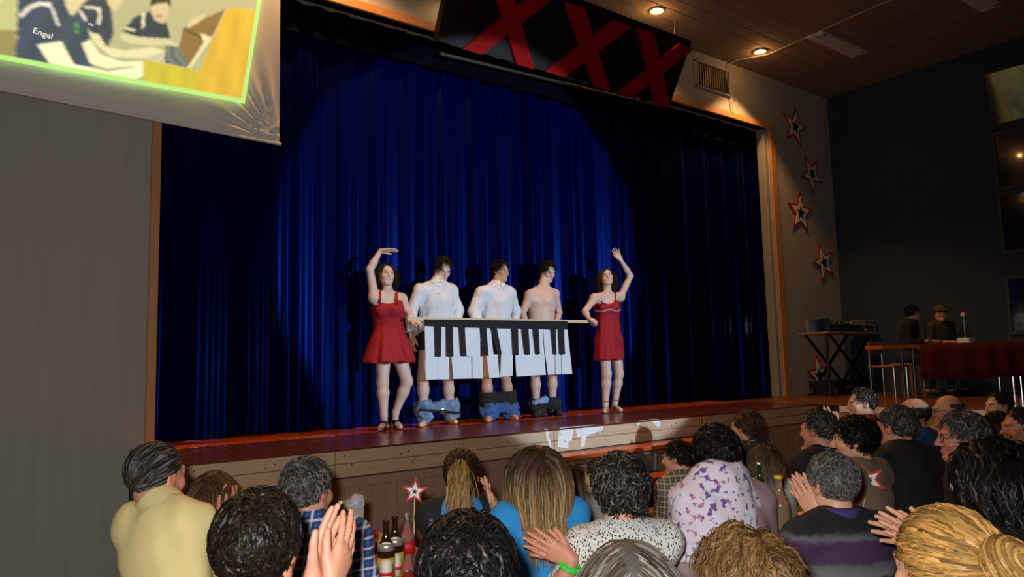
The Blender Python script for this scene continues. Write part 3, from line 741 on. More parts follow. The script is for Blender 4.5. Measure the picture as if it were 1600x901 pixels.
for x0 in (5.45, 5.75, 6.2):
    MB().tube([(x0, 5.1, .70), (x0+.16, 5.1, .50)], .022, 6).build('brace', steel, steps)
    MB().tube([(x0+.16, 5.1, .50), (x0+.18, 5.1, .70)], .022, 6).build('brace', steel, steps)

# ------------------------------------------------------------------ stage curtain and pelmet
def folds(x, seed, sc=1.0):
    r = np.random.default_rng(seed); g = np.zeros_like(x); ph = np.cumsum(np.ones_like(x))*0
    warp = x+.05*np.sin(2.1*x+1)+.035*np.sin(5.3*x)
    a = np.sin(warp*2*math.pi/.42*sc+.9*np.sin(1.7*x)); b = np.sin(warp*2*math.pi/.17*sc+1.6*np.sin(2.7*x)); amp = .65+.35*np.sin(1.9*x+.5)*np.sin(.83*x)
    return .075*np.sign(a)*np.abs(a)**.55*amp+.012*b
x = np.arange(XL-.25, XR+.3, .0125); zz = np.array([1.015, 1.3, 2.2, 3.4, 4.6, 5.75]); g = folds(x, 1); g2 = folds(x+.02, 1)
V = []; 
for j, z in enumerate(zz):
    t = (z-1)/4.7
    yy = YC+g*(1.0-.25*t)+(g2-g)*(1-t)
    zq = z+(.012*np.sin(x*9)+.01*np.sin(x*3.1) if j == 0 else 0)
    V.append(np.stack([x+.012*np.sin(3*x)*(1-t), yy, np.full_like(x, z) if j else zq], 1))
V = np.concatenate(V); n = len(x)
Q = np.array([(j*n+i, j*n+i+1, (j+1)*n+i+1, (j+1)*n+i) for j in range(len(zz)-1) for i in range(n-1)])
curm = bpy.data.materials.new('blue_velvet'); nt, b = nodes(curm)
b.inputs['Base Color'].default_value = b.inputs['Base Color'].default_value = (.0003, .0012, .030, 1); b.inputs['Roughness'].default_value = .30
b.inputs['Sheen Weight'].default_value = .35; b.inputs['Sheen Tint'].default_value = (.008, .045, .7, 1); b.inputs['Sheen Roughness'].default_value = .3
b.inputs['Specular IOR Level'].default_value = .22; b.inputs['Specular Tint'].default_value = (.02, .10, .95, 1)
o = obj('stage_curtain', V, Q, curm, loc=(6, YC, 1), smooth=True); tag(o, 'tall pleated royal blue velvet stage curtain behind the performers', 'curtain')
x = np.arange(XL-.2, XR+.2, .02); g = folds(x+3, 2, 1.4)*.5
zz = np.array([4.97, 5.2, 5.5]); V = np.concatenate([np.stack([x, YW+.17+g*.6, np.full_like(x, z)], 1) for z in zz]); n = len(x)
Q = np.array([(j*n+i, j*n+i+1, (j+1)*n+i+1, (j+1)*n+i) for j in range(2) for i in range(n-1)])
o = obj('curtain_pelmet', V, Q, mat('pelmet_cloth', (.0015, .002, .006), .95, spec=.05), loc=(6, YW+.17, 5), smooth=True); tag(o, 'dark pleated pelmet along the top of the stage opening', 'curtain')

# ------------------------------------------------------------------ XXX sign hanging under the ceiling
Yt, Yb = 6.27, 6.66
TL = np.array([4.15, Yt, 5.98]); TR = ony(1081, 64, Yt); TL[2] = TR[2]
BR = ony(1049, 157, Yb); BR = BR+(BR-TR)*.10; BL = np.array([4.17, BR[1], BR[2]])
up = nrm(TR-BR); rt = nrm(TR-TL); nn = nrm(np.cross(rt, up)); nn = nn if nn[1] < 0 else -nn
sign = thing('hanging_sign', (6.2, 6.5, 5.3), 'black tilted sign board with three red X letters under the ceiling', 'sign')
MB().prism([TL, TR, BR, BL], -nn*.10).build('board', mat('sign_black', (.004, .004, .004), .5), sign)
redx = mat('sign_red', S('960404'), .6, spec=.15)
def onplane(u, v):
    r = ray(u, v); t = ((TL-CAM)@nn)/(r@nn); return CAM+r*t
def sp(x, y): return onplane(680+x/3.755, y/3.755)+nn*.002
H = np.linalg.norm(TR-BR); X0 = TL
for A_, B_ in (([(335, -60), (437, -60), (575, 405), (470, 375)], [(150, 285), (265, 318), (700, -25), (590, -60)]), ([(750, 10), (870, 50), (1015, 530), (925, 505)], [(635, 415), (745, 452), (1142, 155), (1040, 112)]), ([(1180, 165), (1280, 212), (1370, 632), (1280, 600)], [(1060, 543), (1150, 566), (1500, 292), (1425, 252)])):
    MB().prism([sp(*q) for q in A_], nn*.035).prism([sp(*q) for q in B_], nn*.036).build('letter', redx, sign)
MB().tube([sp(60, 325)-nn*.13, sp(1385, 640)-nn*.13], .02, 8).build('support_bar', mat('dark_bar', (.02, .02, .02), .6), sign)
for u in (.1, .38, .66, .92):
    p = TL+(TR-TL)*u-nn*.05; MB().tube([p, (p[0], p[1]-.02, ZC)], .004, 6).build('hanging_wire', steel, sign)

# ------------------------------------------------------------------ projection screen
YS = 6.5
sc_root = thing('projection_screen', (.8, YS, 3.65), 'white cloth projection screen showing people at a piano', 'screen')
x1 = ony(437, 225, YS)[0]; zb1 = ony(437, 225, YS)[2]; zb0 = ony(0, 138, YS)[2]; xl = -2.2
nu, nv = 150, 70; xs_ = np.linspace(xl, x1, nu); V = []
for j in range(nv):
    t = j/(nv-1)
    zb = zb1+(zb0-zb1)*np.clip((x1-xs_)/(x1-ony(0, 138, YS)[0]), 0, 2.2); z = zb+(5.95-zb)*t**1.3
    dx = x1-xs_; dz = z-zb1; ang = np.arctan2(dz, dx+1e-6); rr = np.hypot(dx, dz)
    rip = .020*np.sin(ang*26)*np.exp(-((rr-.25)/.42)**2)*np.clip(rr/.1, 0, 1)
    band = .012*np.exp(-((z-zb-.07)/.02)**2)
    V.append(np.stack([xs_, YS+rip-band-.01*np.sin(xs_*2), z], 1))
V = np.concatenate(V); Q = np.array([(j*nu+i, j*nu+i+1, (j+1)*nu+i+1, (j+1)*nu+i) for j in range(nv-1) for i in range(nu-1)])
clm = mat('screen_cloth', (.72, .70, .68), .85)
o = obj('cloth', V, Q, clm, sc_root, smooth=True)
MB().tube([(xl, YS, zb1+(zb0-zb1)*2.0), (x1+.01, YS, zb1)], .014, 8).build('bottom_bar', clm, sc_root)
# the projected picture, painted on a fine grid just in front of the cloth
iu = lambda x, y: np.array([x/3.3333, y/3.3333])
cr = ony(*iu(1275, 540), YS-.05); tr = ony(*iu(1362, 0), YS-.05); bl = ony(*iu(0, 310), YS-.05)
ex = (bl-cr); ey = (tr-cr); ey = ey/ey[2]*(5.9-cr[2]); ex = ex/abs(ex[0])*(cr[0]-xl-.1)
nu, nv = 400, 200; a, bq = np.meshgrid(np.linspace(0, 1, nu)**1.5, np.linspace(0, 1, nv)**1.4); P = cr+a.reshape(-1, 1)*ex+bq.reshape(-1, 1)*ey
dP = P-CAM; uv = np.stack([CX+FPX*(dP@RX)/(dP@FX), CY-FPX*(dP@UX)/(dP@FX)], 1)*3.3333
img = np.empty((len(P), 3)); X_, Y_ = uv[:, 0], uv[:, 1]
t = np.clip(X_/1300, 0, 1)[:, None]; img[:] = np.array(S('c3c88c'))*(1-t)+np.array(S('b9b48a'))*t
g = np.exp(-((X_-650)/300)**2)[:, None]; img = img*(1-.45*g)+np.array(S('a3a888'))*.45*g
def inpoly(poly):
    p = np.array(poly, float); c = np.zeros(len(X_), bool); j = len(p)-1
    for i in range(len(p)):
        m = ((p[i, 1] > Y_) != (p[j, 1] > Y_)) & (X_ < (p[j, 0]-p[i, 0])*(Y_-p[i, 1])/(p[j, 1]-p[i, 1]+1e-9)+p[i, 0]); c ^= m; j = i
    return c
def fill(c, poly, shade=None):
    m = inpoly(poly); img[m] = np.array(S(c))
    if shade is not None: img[m] *= (1+shade*np.sin(X_[m]*.03+Y_[m]*.021))[:, None]
fill('9a9058', [(-900, 120), (88, 158), (82, 300), (-900, 200)])
# person three (far)
fill('30364a', [(640, 168), (665, 130), (700, 90), (780, 58), (808, 110), (845, 122), (868, 118), (888, 195), (850, 210), (740, 195)], .1)
fill('e8e8c8', [(740, 68), (757, 64), (752, 140), (738, 150)]); fill('e8e8c8', [(655, 145), (705, 155), (702, 166), (655, 156)])
fill('d2c49a', [(785, 20), (800, 0), (870, 0), (882, 40), (868, 95), (842, 118), (810, 100), (792, 60)]); fill('3c3020', [(783, 35), (783, -60), (890, -60), (888, 42), (870, 15), (820, 18), (795, 30)])
fill('a08860', [(808, 78), (850, 78), (845, 90), (815, 90)])
fill('d6d0a2', [(635, 170), (740, 192), (860, 200), (925, 225), (930, 244), (880, 235), (780, 236), (680, 228), (628, 200)])
# person two
fill('363c52', [(400, 50), (440, 10), (500, -30), (570, 0), (582, 80), (592, 175), (560, 245), (520, 190), (470, 165)], .1)
fill('e8e8d0', [(440, 30), (520, 38), (528, 60), (520, 130), (508, 130), (512, 62), (500, 48), (442, 42)])
fill('d8ca9c', [(550, -60), (640, -60), (636, 10), (604, 58), (575, 40), (555, 0)])
fill('e6e2b2', [(462, 162), (520, 182), (545, 240), (650, 262), (800, 245), (862, 268), (850, 300), (700, 302), (580, 296), (500, 232)])
# person one
fill('3a4660', [(92, -60), (330, -60), (350, 40), (420, 55), (458, 150), (472, 205), (428, 232), (490, 345), (280, 352), (75, 312), (90, 200)], .15)
fill('d8ce9e', [(325, -60), (450, -60), (440, 5), (395, 70), (372, 85), (345, 45)])
for q in ([(100, 75), (150, 30), (210, 8), (265, 15), (268, 40), (210, 28), (160, 48), (105, 100)], [(262, 20), (285, 60), (312, 135), (298, 132), (270, 60)], [(405, 48), (430, 62), (455, 108), (440, 108)]): fill('eceee0', q)
fill('58a040', [(388, 122), (405, 115), (410, 140), (398, 150), (412, 165), (405, 178), (388, 168), (396, 150)])
fill('f4f8cc', [(192, 232), (320, 214), (360, 290), (385, 332), (560, 372), (690, 352), (760, 318), (772, 382), (700, 416), (560, 412), (380, 392), (268, 346)])
fill('f0f2c4', [(425, 226), (470, 204), (520, 282), (640, 322), (770, 315), (740, 340), (560, 356), (468, 330)])
# piano
fill('c8c8a4', [(750, 300), (800, 285), (930, 240), (960, 330), (900, 350), (760, 320)])
fill('5c6268', [(862, 238), (928, 242), (985, 352), (856, 326)])
for k in range(9): fill('8a9088', [(862+k*1, 244+k*10), (925+k*6, 250+k*11), (925+k*6, 253+k*11), (862+k, 247+k*10)])
fill('8a6c40', [(952, 148), (1172, 48), (1110, 180), (985, 358), (930, 240), (948, 190)]); fill('d8cc98', [(990, 100), (1080, 70), (1030, 120), (975, 150)]); fill('5a4428', [(952, 145), (1065, 195), (1060, 205), (950, 155)])
fill('ccc03c', [(745, 308), (905, 340), (1040, 372), (1110, 200), (1180, 45), (1215, 38), (1335, 52), (1400, 60), (1290, 545), (745, 440)])
fill('dcb43c', [(1010, 480), (1040, 372), (1110, 200), (1180, 45), (1335, 52), (1280, 540)])
m = inpoly([(745, 308), (905, 340), (1040, 372), (1180, 45), (1335, 52), (1290, 545), (745, 440)]); img[m] *= (1+.10*np.sin(X_[m]*.05)*np.sin(Y_[m]*.013+X_[m]*.01))[:, None]
fill('e8e0b0', [(1042, 172), (1105, 195), (992, 356), (975, 352), (1062, 220)])
for x0 in (905, 1010): fill('c4ac30', [(x0, 340+(x0-905)*.25), (x0+3, 340+(x0-905)*.25), (x0+3, 500), (x0, 500)])
# bright rim of the projector beam
aa = a.reshape(-1); bb = bq.reshape(-1)
rim = (aa*np.linalg.norm(ex) < .035) | (bb*np.linalg.norm(ey) < .04)
img = img*.93+np.array(S('c8d890'))*.06
img[rim] = np.array(S('b8f088'))*.95
im3 = img.reshape(nv, nu, 3); im3 = (im3+np.roll(im3, 1, 0)+np.roll(im3, -1, 0))/3; im3 = (im3+np.roll(im3, 1, 1)+np.roll(im3, -1, 1))/3; im3[0] = im3[1]; im3[:, 0] = im3[:, 1]; img = im3.reshape(-1, 3)
q = np.arange(nu-1)[None, :]+np.arange(nv-1)[:, None]*nu; Q = np.stack([q, q+1, q+1+nu, q+nu], -1).reshape(-1, 4)
pm = attr_mat('projected_light', .9, emit=1.0, spec=.0)
o = obj('projected_picture', P, Q, pm, sc_root, smooth=True, colors=img*.9)
# sleeve lettering in the picture
def text(name, s, size, M, m, parent, extrude=.0):
    cu = bpy.data.curves.new(name, 'FONT'); cu.body = s; cu.size = size; cu.extrude = extrude; cu.align_x = 'CENTER'; cu.align_y = 'CENTER'
    ob = bpy.data.objects.new(name, cu); COL.objects.link(ob); dg = bpy.context.evaluated_depsgraph_get()
    me = bpy.data.meshes.new_from_object(ob.evaluated_get(dg)); bpy.data.objects.remove(ob)
    V = np.array([tuple(M@v.co) for v in me.vertices]); F = [tuple(p.vertices) for p in me.polygons]; bpy.data.meshes.remove(me)
    return obj(name, V, F, m, parent)
lm = mat('projected_white', (.9, .9, .85), .9, emit=(.9, .92, .82), estr=.75)
def onscreen(u, v, word, size, tilt):
    p = ony(*iu(u, v), YS-.056)
    M = Matrix.Translation(p) @ Matrix.Rotation(math.pi/2, 4, 'X') @ Matrix.Rotation(math.radians(tilt), 4, 'Z')
    text('lettering', word, size, M, lm, sc_root, .001)
onscreen(224, 175, 'Engel', .062, -9); onscreen(473, 127, 'chi', .036, -9)

# ------------------------------------------------------------------ ceiling fittings
bulb = mat('warm_bulb', (1, .8, .5), .5, emit=(1.0, .60, .22), estr=9)
for k, xx in enumerate((.43, 2.72, 5.01, 7.30, 9.59)):
    nm = ('farthest left of the row', 'second of the row above the screen edge', 'behind the hanging sign', 'above the right part of the hanging sign', 'beside the wall vent')[k]
    r_ = thing('ceiling_downlight', (xx, 6.25, ZC), 'lit warm round downlight in the wooden ceiling, '+nm, 'light', 'downlights along the stage front')
    MB().lathe((xx, 6.25, ZC), [(.075, .0), (.105, -.004), (.105, -.014), (.085, -.018), (.075, -.006)], 20).build('trim_ring', mat('lamp_ring', (.7, .62, .5), .35, .5), r_, smooth=True)
    MB().lathe((xx, 6.25, ZC), [(.002, -.030), (.04, -.026), (.066, -.012), (.07, -.001)], 16).build('bulb', bulb, r_, smooth=True)
    lamp('downlight_glow', 'SPOT', (0, 0, -.05), 230 if k < 4 else 190, (1.0, .50, .17), None, .05, 132 if k < 4 else 98, .4, r_)
    lamp('downlight_spill', 'POINT', (0, 0, -.055), 4.5, (1.0, .45, .13), None, .03, parent=r_)
flm = mat('luminaire_white', (.62, .61, .58), .6)
for k, (x0, x1_, y0, y1, lb) in enumerate(((9.70, 10.96, 5.31, 5.56, 'unlit long ceiling light panel beside the warm downlight'), (9.70, 10.97, 3.50, 3.76, 'unlit long ceiling light panel cut by the top of the picture'))):
    r_ = thing('ceiling_light', (x0, y0, ZC), lb, 'light', 'unlit ceiling panels')
    MB().box((x0, y0, ZC-.03), (x1_, y1, ZC-.001), .004).build('housing', flm, r_)
    for q in range(2): MB().box((x0+.02, y0+.02+q*.12, ZC-.042), (x1_-.02, y0+.11+q*.12, ZC-.03), .003).build('louvre', mat('louvre_white', (.7, .7, .68), .4), r_)
    for xx in (x1_-.12, x0+.1): MB().box((xx, y0-.004, ZC-.048), (xx+.03, y0+.05, ZC-.041)).build('clip', mat('clip_dark', (.05, .05, .05), .5), r_)
# vent in the wall
v = thing('wall_vent', (8.75, YW, 5.65), 'slatted ventilation grille in the wall above the opening', 'vent')
MB().box((8.74, YW-.012, 5.66), (9.53, YW-.002, 6.04)).build('back_plate', mat('vent_dark', (.01, .01, .01), .8), v)
for k in range(14): MB().box((8.775+.054*k, YW-.022, 5.68), (8.793+.054*k, YW-.0125, 6.02), .002).build('slat', mat('vent_slat', S('8a7a64'), .5, .3), v)
for lo, hi in (((8.72, YW-.03, 6.03), (9.55, YW-.001, 6.06)), ((8.72, YW-.03, 5.64), (9.55, YW-.001, 5.67)), ((8.72, YW-.03, 5.64), (8.75, YW-.001, 6.06)), ((9.52, YW-.03, 5.64), (9.55, YW-.001, 6.06))): MB().box(lo, hi, .004).build('frame', wallm, v)
cp = [onz(1390, 0, ZC-.012), onz(1300, 40, ZC-.012), onz(1265, 56, ZC-.012), onz(1200, 85, ZC-.012), onz(1150, 94, ZC-.012), ony(1136, 104, YW-.02), ony(1135, 118, YW-.05), ony(1140, 140, YW-.04), ony(1144, 160, YW-.04), ony(1146, 178, YW-.04)]
c0 = np.array([9.4, -1, ZC-.012])
o = MB().tube([c0]+cp, .008, 6).build('cable', mat('pale_cable', (.45, .42, .38), .6), loc=(9.5, 6.7, ZC)); tag(o, 'thin pale cable running across the ceiling and down past the vent', 'cable')

# ------------------------------------------------------------------ stars on the wall
def star_pts(c, R_, rot, rin=.42, ax=(1, 0, 0), ay=(0, 0, 1)):
    ax, ay = np.array(ax, float), np.array(ay, float); P = []
    for k in range(10):
        a = math.radians(rot+36*k); r = R_ if k % 2 == 0 else R_*rin; P.append(np.array(c)+ax*r*math.cos(a)+ay*r*math.sin(a))
    return P
smr, smw, smb = mat('star_red', S('b01420'), .6), mat('star_white', (.75, .75, .74), .6), mat('star_black', (.012, .012, .015), .6)
for k, (c, R_, rot, lb) in enumerate((((11.29, 5.48), .375, 7, 'highest red white and black star on the wall near the ceiling'), ((11.72, 4.72), .36, 52, 'second star from the top on the wall, red edged with white'),
        ((11.29, 4.00), .385, 14, 'third star from the top on the wall, close to the opening'), ((11.91, 3.20), .36, 37, 'fourth star from the top, nearest to the blue wall'), ((11.53, 1.30), .375, 26, 'lowest star on the wall just above the stage floor'))):
    r_ = thing('star_decoration', (c[0], YW-.02, c[1]), lb, 'star', 'stars on the wall')
    MB().prism(star_pts((c[0], YW-.004, c[1]), R_, rot), (0, -.012, 0)).build('red_star', smr, r_)
    MB().prism(star_pts((c[0], YW-.016, c[1]), R_*.74, rot), (0, -.006, 0)).build('white_star', smw, r_)
    MB().prism(star_pts((c[0], YW-.022, c[1]), R_*.34, rot), (0, -.005, 0)).build('black_star', smb, r_)

# ------------------------------------------------------------------ windows in the blue wall
glass = mat('dark_glass', (.006, .008, .012), .04, coat=.6)
frm = mat('window_frame_paint', S('28323c'), .6)
for k, (z0, z1) in enumerate(((4.97, 5.73), (4.03, 4.82), (3.09, 3.91), (1.90, 2.66))):
    for c in range(2):
        y1 = 4.21-c*1.6; y0 = y1-1.5
        r_ = thing('window_%d' % (k*2+c+1), (XWALL, y0, z0), kind='structure')
        for lo, hi in (((-.03, y0-.05, z1), (-.001, y1+.05, z1+.05)), ((-.03, y0-.05, z0-.05), (-.001, y1+.05, z0)), ((-.03, y0-.05, z0), (-.001, y0, z1)), ((-.03, y1, z0), (-.001, y1+.05, z1))):
            MB().box((XWALL+lo[0], lo[1], lo[2]), (XWALL+hi[0], hi[1], hi[2]), .004).build('window_frame', frm, r_)
        if k == 0 and c == 0:      # tilt added so the pane mirrors the projection screen
            q = lambda y_, z_: np.array([XWALL-.016-(.037*(y_-y0)+.177*(z_-z0))/.983, y_, z_])
            MB().prism([q(y0, z0), q(y1, z0), q(y1, z1), q(y0, z1)], (.008, 0, 0)).build('pane', glass, r_)
            for u_, v_ in (((y0, z0), (y1, z0)), ((y1, z0), (y1, z1)), ((y1, z1), (y0, z1)), ((y0, z1), (y0, z0))): MB().tube([q(*u_)+np.array([.012, 0, 0]), q(*v_)+np.array([.012, 0, 0])], .018, 6).build('added_tilt_edge', frm, r_)
        else: MB().box((XWALL-.012, y0, z0), (XWALL-.002, y1, z1)).build('pane', glass, r_)

# ------------------------------------------------------------------ performers
def pt(u, v, y): return ony(u, v, y)
PALE = S('d6b6a6')
def standing(name, label, Y0, yaw, hd, head, px, s=1.0, female=False, skin=PALE, spec=None):
    f = fwd_dir(yaw); r = np.array([f[1], -f[0], 0])
    J = dict(f=f, r=r, HR=head_rot(*head), hd=pt(*hd, Y0+px.get('hy', 0)))
    for k, v in px.items():
        if k == 'hy': continue
        J[k] = pt(v[0], v[1], Y0+(v[2] if len(v) > 2 else 0))
    for q in 'LR':
        a = onz(*px['an'+q][:2], px['anz']) if False else J['an'+q]
        if 'to'+q not in J: J['to'+q] = np.array([*(J['an'+q]+f*.15*s+r*(.04 if q == 'R' else -.04))[:2], 1.03])
    root = thing(name, (J['pel'][0], J['pel'][1], 1.0), label, 'person')
    sp = dict(s=s, female=female, skin=skin, h=.012, hh=.006, handh=.0055); sp.update(spec or {})
    L, T = person(J, sp, root)
    return J, L, T, root
DARKH = S('2a1c14')
def bust(F, J, s):
    for sg in (-1, 1): F.ell(J['chest']-np.array([0, 0, .015])+J['r']*sg*.062*s+J['f']*.075*s, (.062*s, .055*s, .06*s), None, .04)
def dress(J, L, T, s, root, m, hem, r1, waist, zc, dip, nf, seed, straps):
    pr = T[:3]+[(J['hip'+q], lerp(J['hip'+q], J['kn'+q], .45), .09*s, .08*s, .06, None, 1) for q in 'LR']
    def after(F):
        bust(F, J, s*1.08)
        F.skirt(waist+np.array([0, 0, .03]), hem, .125*s, r1, .03, nf, .07, seed, ratio=.8)
        sl, X, Y, Z = F.sub(F.lo, F.lo+F.h*F.n)
        rel = (X-J['chest'][0])*J['r'][0]+(Y-J['chest'][1])*J['r'][1]; fr = (X-J['chest'][0])*J['f'][0]+(Y-J['chest'][1])*J['f'][1]
        F.f = np.maximum(F.f, Z-(zc-dip*np.exp(-(rel/.06)**2)*(fr > 0)+.02*(np.abs(rel) > .07)*(fr > 0)-.03*(fr < -.03))).astype(np.float32)
        F.f = np.maximum(F.f, hem[2]-Z-.01).astype(np.float32)
    clothe('dress', pr, .013, m, root, .0095, int(seed*10), .0010, 40, after=after)
    b = MB()
    for sg in (-1, 1):
        p0 = J['chest']+J['r']*sg*.085*s+J['f']*.115*s; p0[2] = zc-.02; p1 = lerp(J['nb'], J['shR' if sg > 0 else 'shL'], .62)+np.array([0, 0, .056]); p2 = J['chest']+J['r']*sg*.08*s-J['f']*.105*s; p2[2] = zc-.06
        b.tube([p0, lerp(p0, p1, .6)+J['f']*.03+np.array([0, 0, .015]), p1, lerp(p1, p2, .5)-J['f']*.035+np.array([0, 0, .02]), p2], straps, 6)
    b.build('strap', m, root, smooth=True)
reddress = mat('red_dress', S('98041a'), .8)
# --- woman on the left, arm arched over the head
blackshoe = mat('black_leather', (.008, .008, .009), .25)
J, L, T, root = standing('person', 'woman in plain red dress and black pumps waving at the left pole end', 6.62, 206, (604, 429), (190, -2, 4), dict(
    nb=(607, 459), chest=(606, 483), pel=(610, 535), shR=(585, 465), elR=(578, 421, .02), wrR=(594, 392, 0), shL=(627, 467), elL=(641, 493, -.02), wrL=(640, 502, -.17),
    hipR=(599, 541), hipL=(620, 541), knR=(598, 597, -.03), anR=(600, 648, -.02), knL=(636, 596, -.08), anL=(618, 644, .03)), .97, True,
    spec=dict(seed=31, brow=DARKH, hair=dict(color=DARKH, kind='long', L=.30, n=900, rad=.003, lift=(.03, .12), grav=.5), mod=bust,
              handR=dict(d=RX*1.0+np.array([0, 0, .12]), pn=(-.2, -.3, -1), curl=(.2, .1, .1, .1, .1)), handL=dict(d=RX*.9-FX*.3, pn=(0, .6, -.8), curl=(.5, .7, .7, .7, .7))))
zc = pt(607, 470, 6.5)[2]
dress(J, L, T, .97, root, reddress, np.array([*pt(610, 568, 6.6)[:2], pt(610, 566, 6.6)[2]]), .265, pt(607, 509, 6.62), zc, .02, 9, 1.2, .016)
def pump(J, q, root, m, heel=.07, strapm=None):
    an, f = J['an'+q], nrm(J['to'+q]-J['an'+q]); f = nrm(f*np.array([1, 1, 0])); F = Field(an-.2, an+.2, .006)
    hl = an-f*.04; hl[2] = 1.0+heel+.015; to = an+f*.14; to[2] = 1.018; ml = an+f*.075; ml[2] = 1.022
    F.cone(hl, ml, .033, .038, .015); F.cone(ml, to, .038, .018, .02); sl, X, Y, Z = F.sub(F.lo, F.lo+F.h*F.n)
    top = an+f*.03; F.ell(top+np.array([0, 0, .035]), (.05, .05, .05), None, .01, True)
    F.cone(hl-f*.012, np.array([*(hl-f*.02)[:2], 1.004]), .018, .007, .008)
    F.f = np.maximum(F.f, 1.001-Z).astype(np.float32)
    V, Q = F.mesh(); o = obj('shoe', V, Q, m, root, smooth=True)
    if strapm:
        MB().tube([an+np.array([.042*math.cos(t), .042*math.sin(t), .03]) for t in np.linspace(0, 6.283, 14)], .008, 6, False).build('ankle_strap', strapm, root)
for q in 'LR': pump(J, q, root, blackshoe)
# --- woman on the right
J, L, T, root = standing('person', 'woman in red strap dress with sparkling waistband waving at the right pole end', 6.52, 214, (948, 433), (216, -10, -6), dict(
    nb=(949, 459), chest=(949, 480), pel=(951, 527), shR=(929, 466), elR=(914, 486, .03), wrR=(920, 497, -.10), shL=(969, 464), elL=(985, 431, .0), wrL=(970, 406, -.02),
    hipR=(943, 532), hipL=(961, 532), knR=(948, 584, -.05), anR=(946, 631, 0), knL=(967, 584, -.04), anL=(961, 629, .02)), .95, True,
    spec=dict(seed=32, brow=DARKH, hair=dict(color=S('3a281c'), kind='long', L=.30, n=900, rad=.003, lift=(.03, .10), grav=.5, part=-.02), mod=bust,
              handL=dict(d=np.array([0, 0, 1.])-RX*.55, pn=(-.4, -1, 0), curl=(.1, .1, .12, .15, .2), spread=.14), handR=dict(d=RX*.5-FX*.7+np.array([0, 0, -.2]), pn=(0, 0, -1), curl=(.4, .7, .7, .7, .7))))
zc = pt(949, 470, 6.4)[2]
dress(J, L, T, .95, root, reddress, np.array([*pt(951, 564, 6.52)[:2], pt(951, 562, 6.52)[2]]), .19, pt(949, 494, 6.52), zc, .03, 7, .4, .006)
belt = MB(); wc = pt(949, 486, 6.52); bead = None
for t in np.linspace(0, 6.283, 40)[:-1]:
    p = wc+J['r']*.150*math.cos(t)+J['f']*.134*math.sin(t)+np.array([0, 0, .008*math.sin(5*t)])
    if math.sin(t) > .05: MB().lathe(p-np.array([0, 0, .012]), [(.002, 0), (.011, .008), (.011, .016), (.002, .024)], 6).build('sparkling_bead', mat('crystal', (.8, .8, .85), .1, .6), root)
tan = mat('tan_leather', S('9a6a48'), .5)
for q in 'LR': pump(J, q, root, tan, .05, tan)

# --- three men
whiteshirt = mat('white_shirt', (.70, .71, .74), .75)
blackcloth = mat('black_cloth', (.008, .008, .009), .85)
jeans1 = mat('light_denim', S('6c86a4'), .85, noise=.35, nscale=14); jeans2 = mat('blue_denim', S('34568e'), .85, noise=.4, nscale=11); jeans3 = mat('dark_denim', S('15181e'), .85, noise=.4, nscale=16)
def dropped(J, root, m, z0, z1, seed, r=.088, bridge=.06):
    F = Field(np.minimum(J['anL'], J['anR'])-.25, np.maximum(J['anL'], J['anR'])+.3, .009)
    for q in 'LR':
        a = np.array([*J['an'+q][:2], z0]); b_ = np.array([*lerp(J['an'+q], J['kn'+q], .3)[:2], z1])
        F.cone(a, lerp(a, b_, .5), r*.85, r*1.12, .02); F.cone(lerp(a, b_, .5), b_, r*1.1, r*.95, .02, end=True)
        for k in range(3):
            zz_ = z0+(z1-z0)*(.15+.3*k); c = lerp(a, b_, .15+.3*k); F.cone(c+np.array([-.06, -.05, .012*(-1)**k]), c+np.array([.06, -.05, -.012*(-1)**k]), .03, .03, .015)
    a = np.array([*J['anL'][:2], (z0*.4+z1*.6)]); b_ = np.array([*J['anR'][:2], z0*.4+z1*.6]); F.cone(a, b_, bridge, bridge, .04)
    F.wrinkle(.006, 55, seed); sl, X, Y, Z = F.sub(F.lo, F.lo+F.h*F.n); F.f = np.maximum(F.f, 1.002-Z).astype(np.float32)
    for q in 'LR': F.f = F.f
    V, Q = F.mesh(); return obj('lowered_jeans', V, Q, m, root, smooth=True)
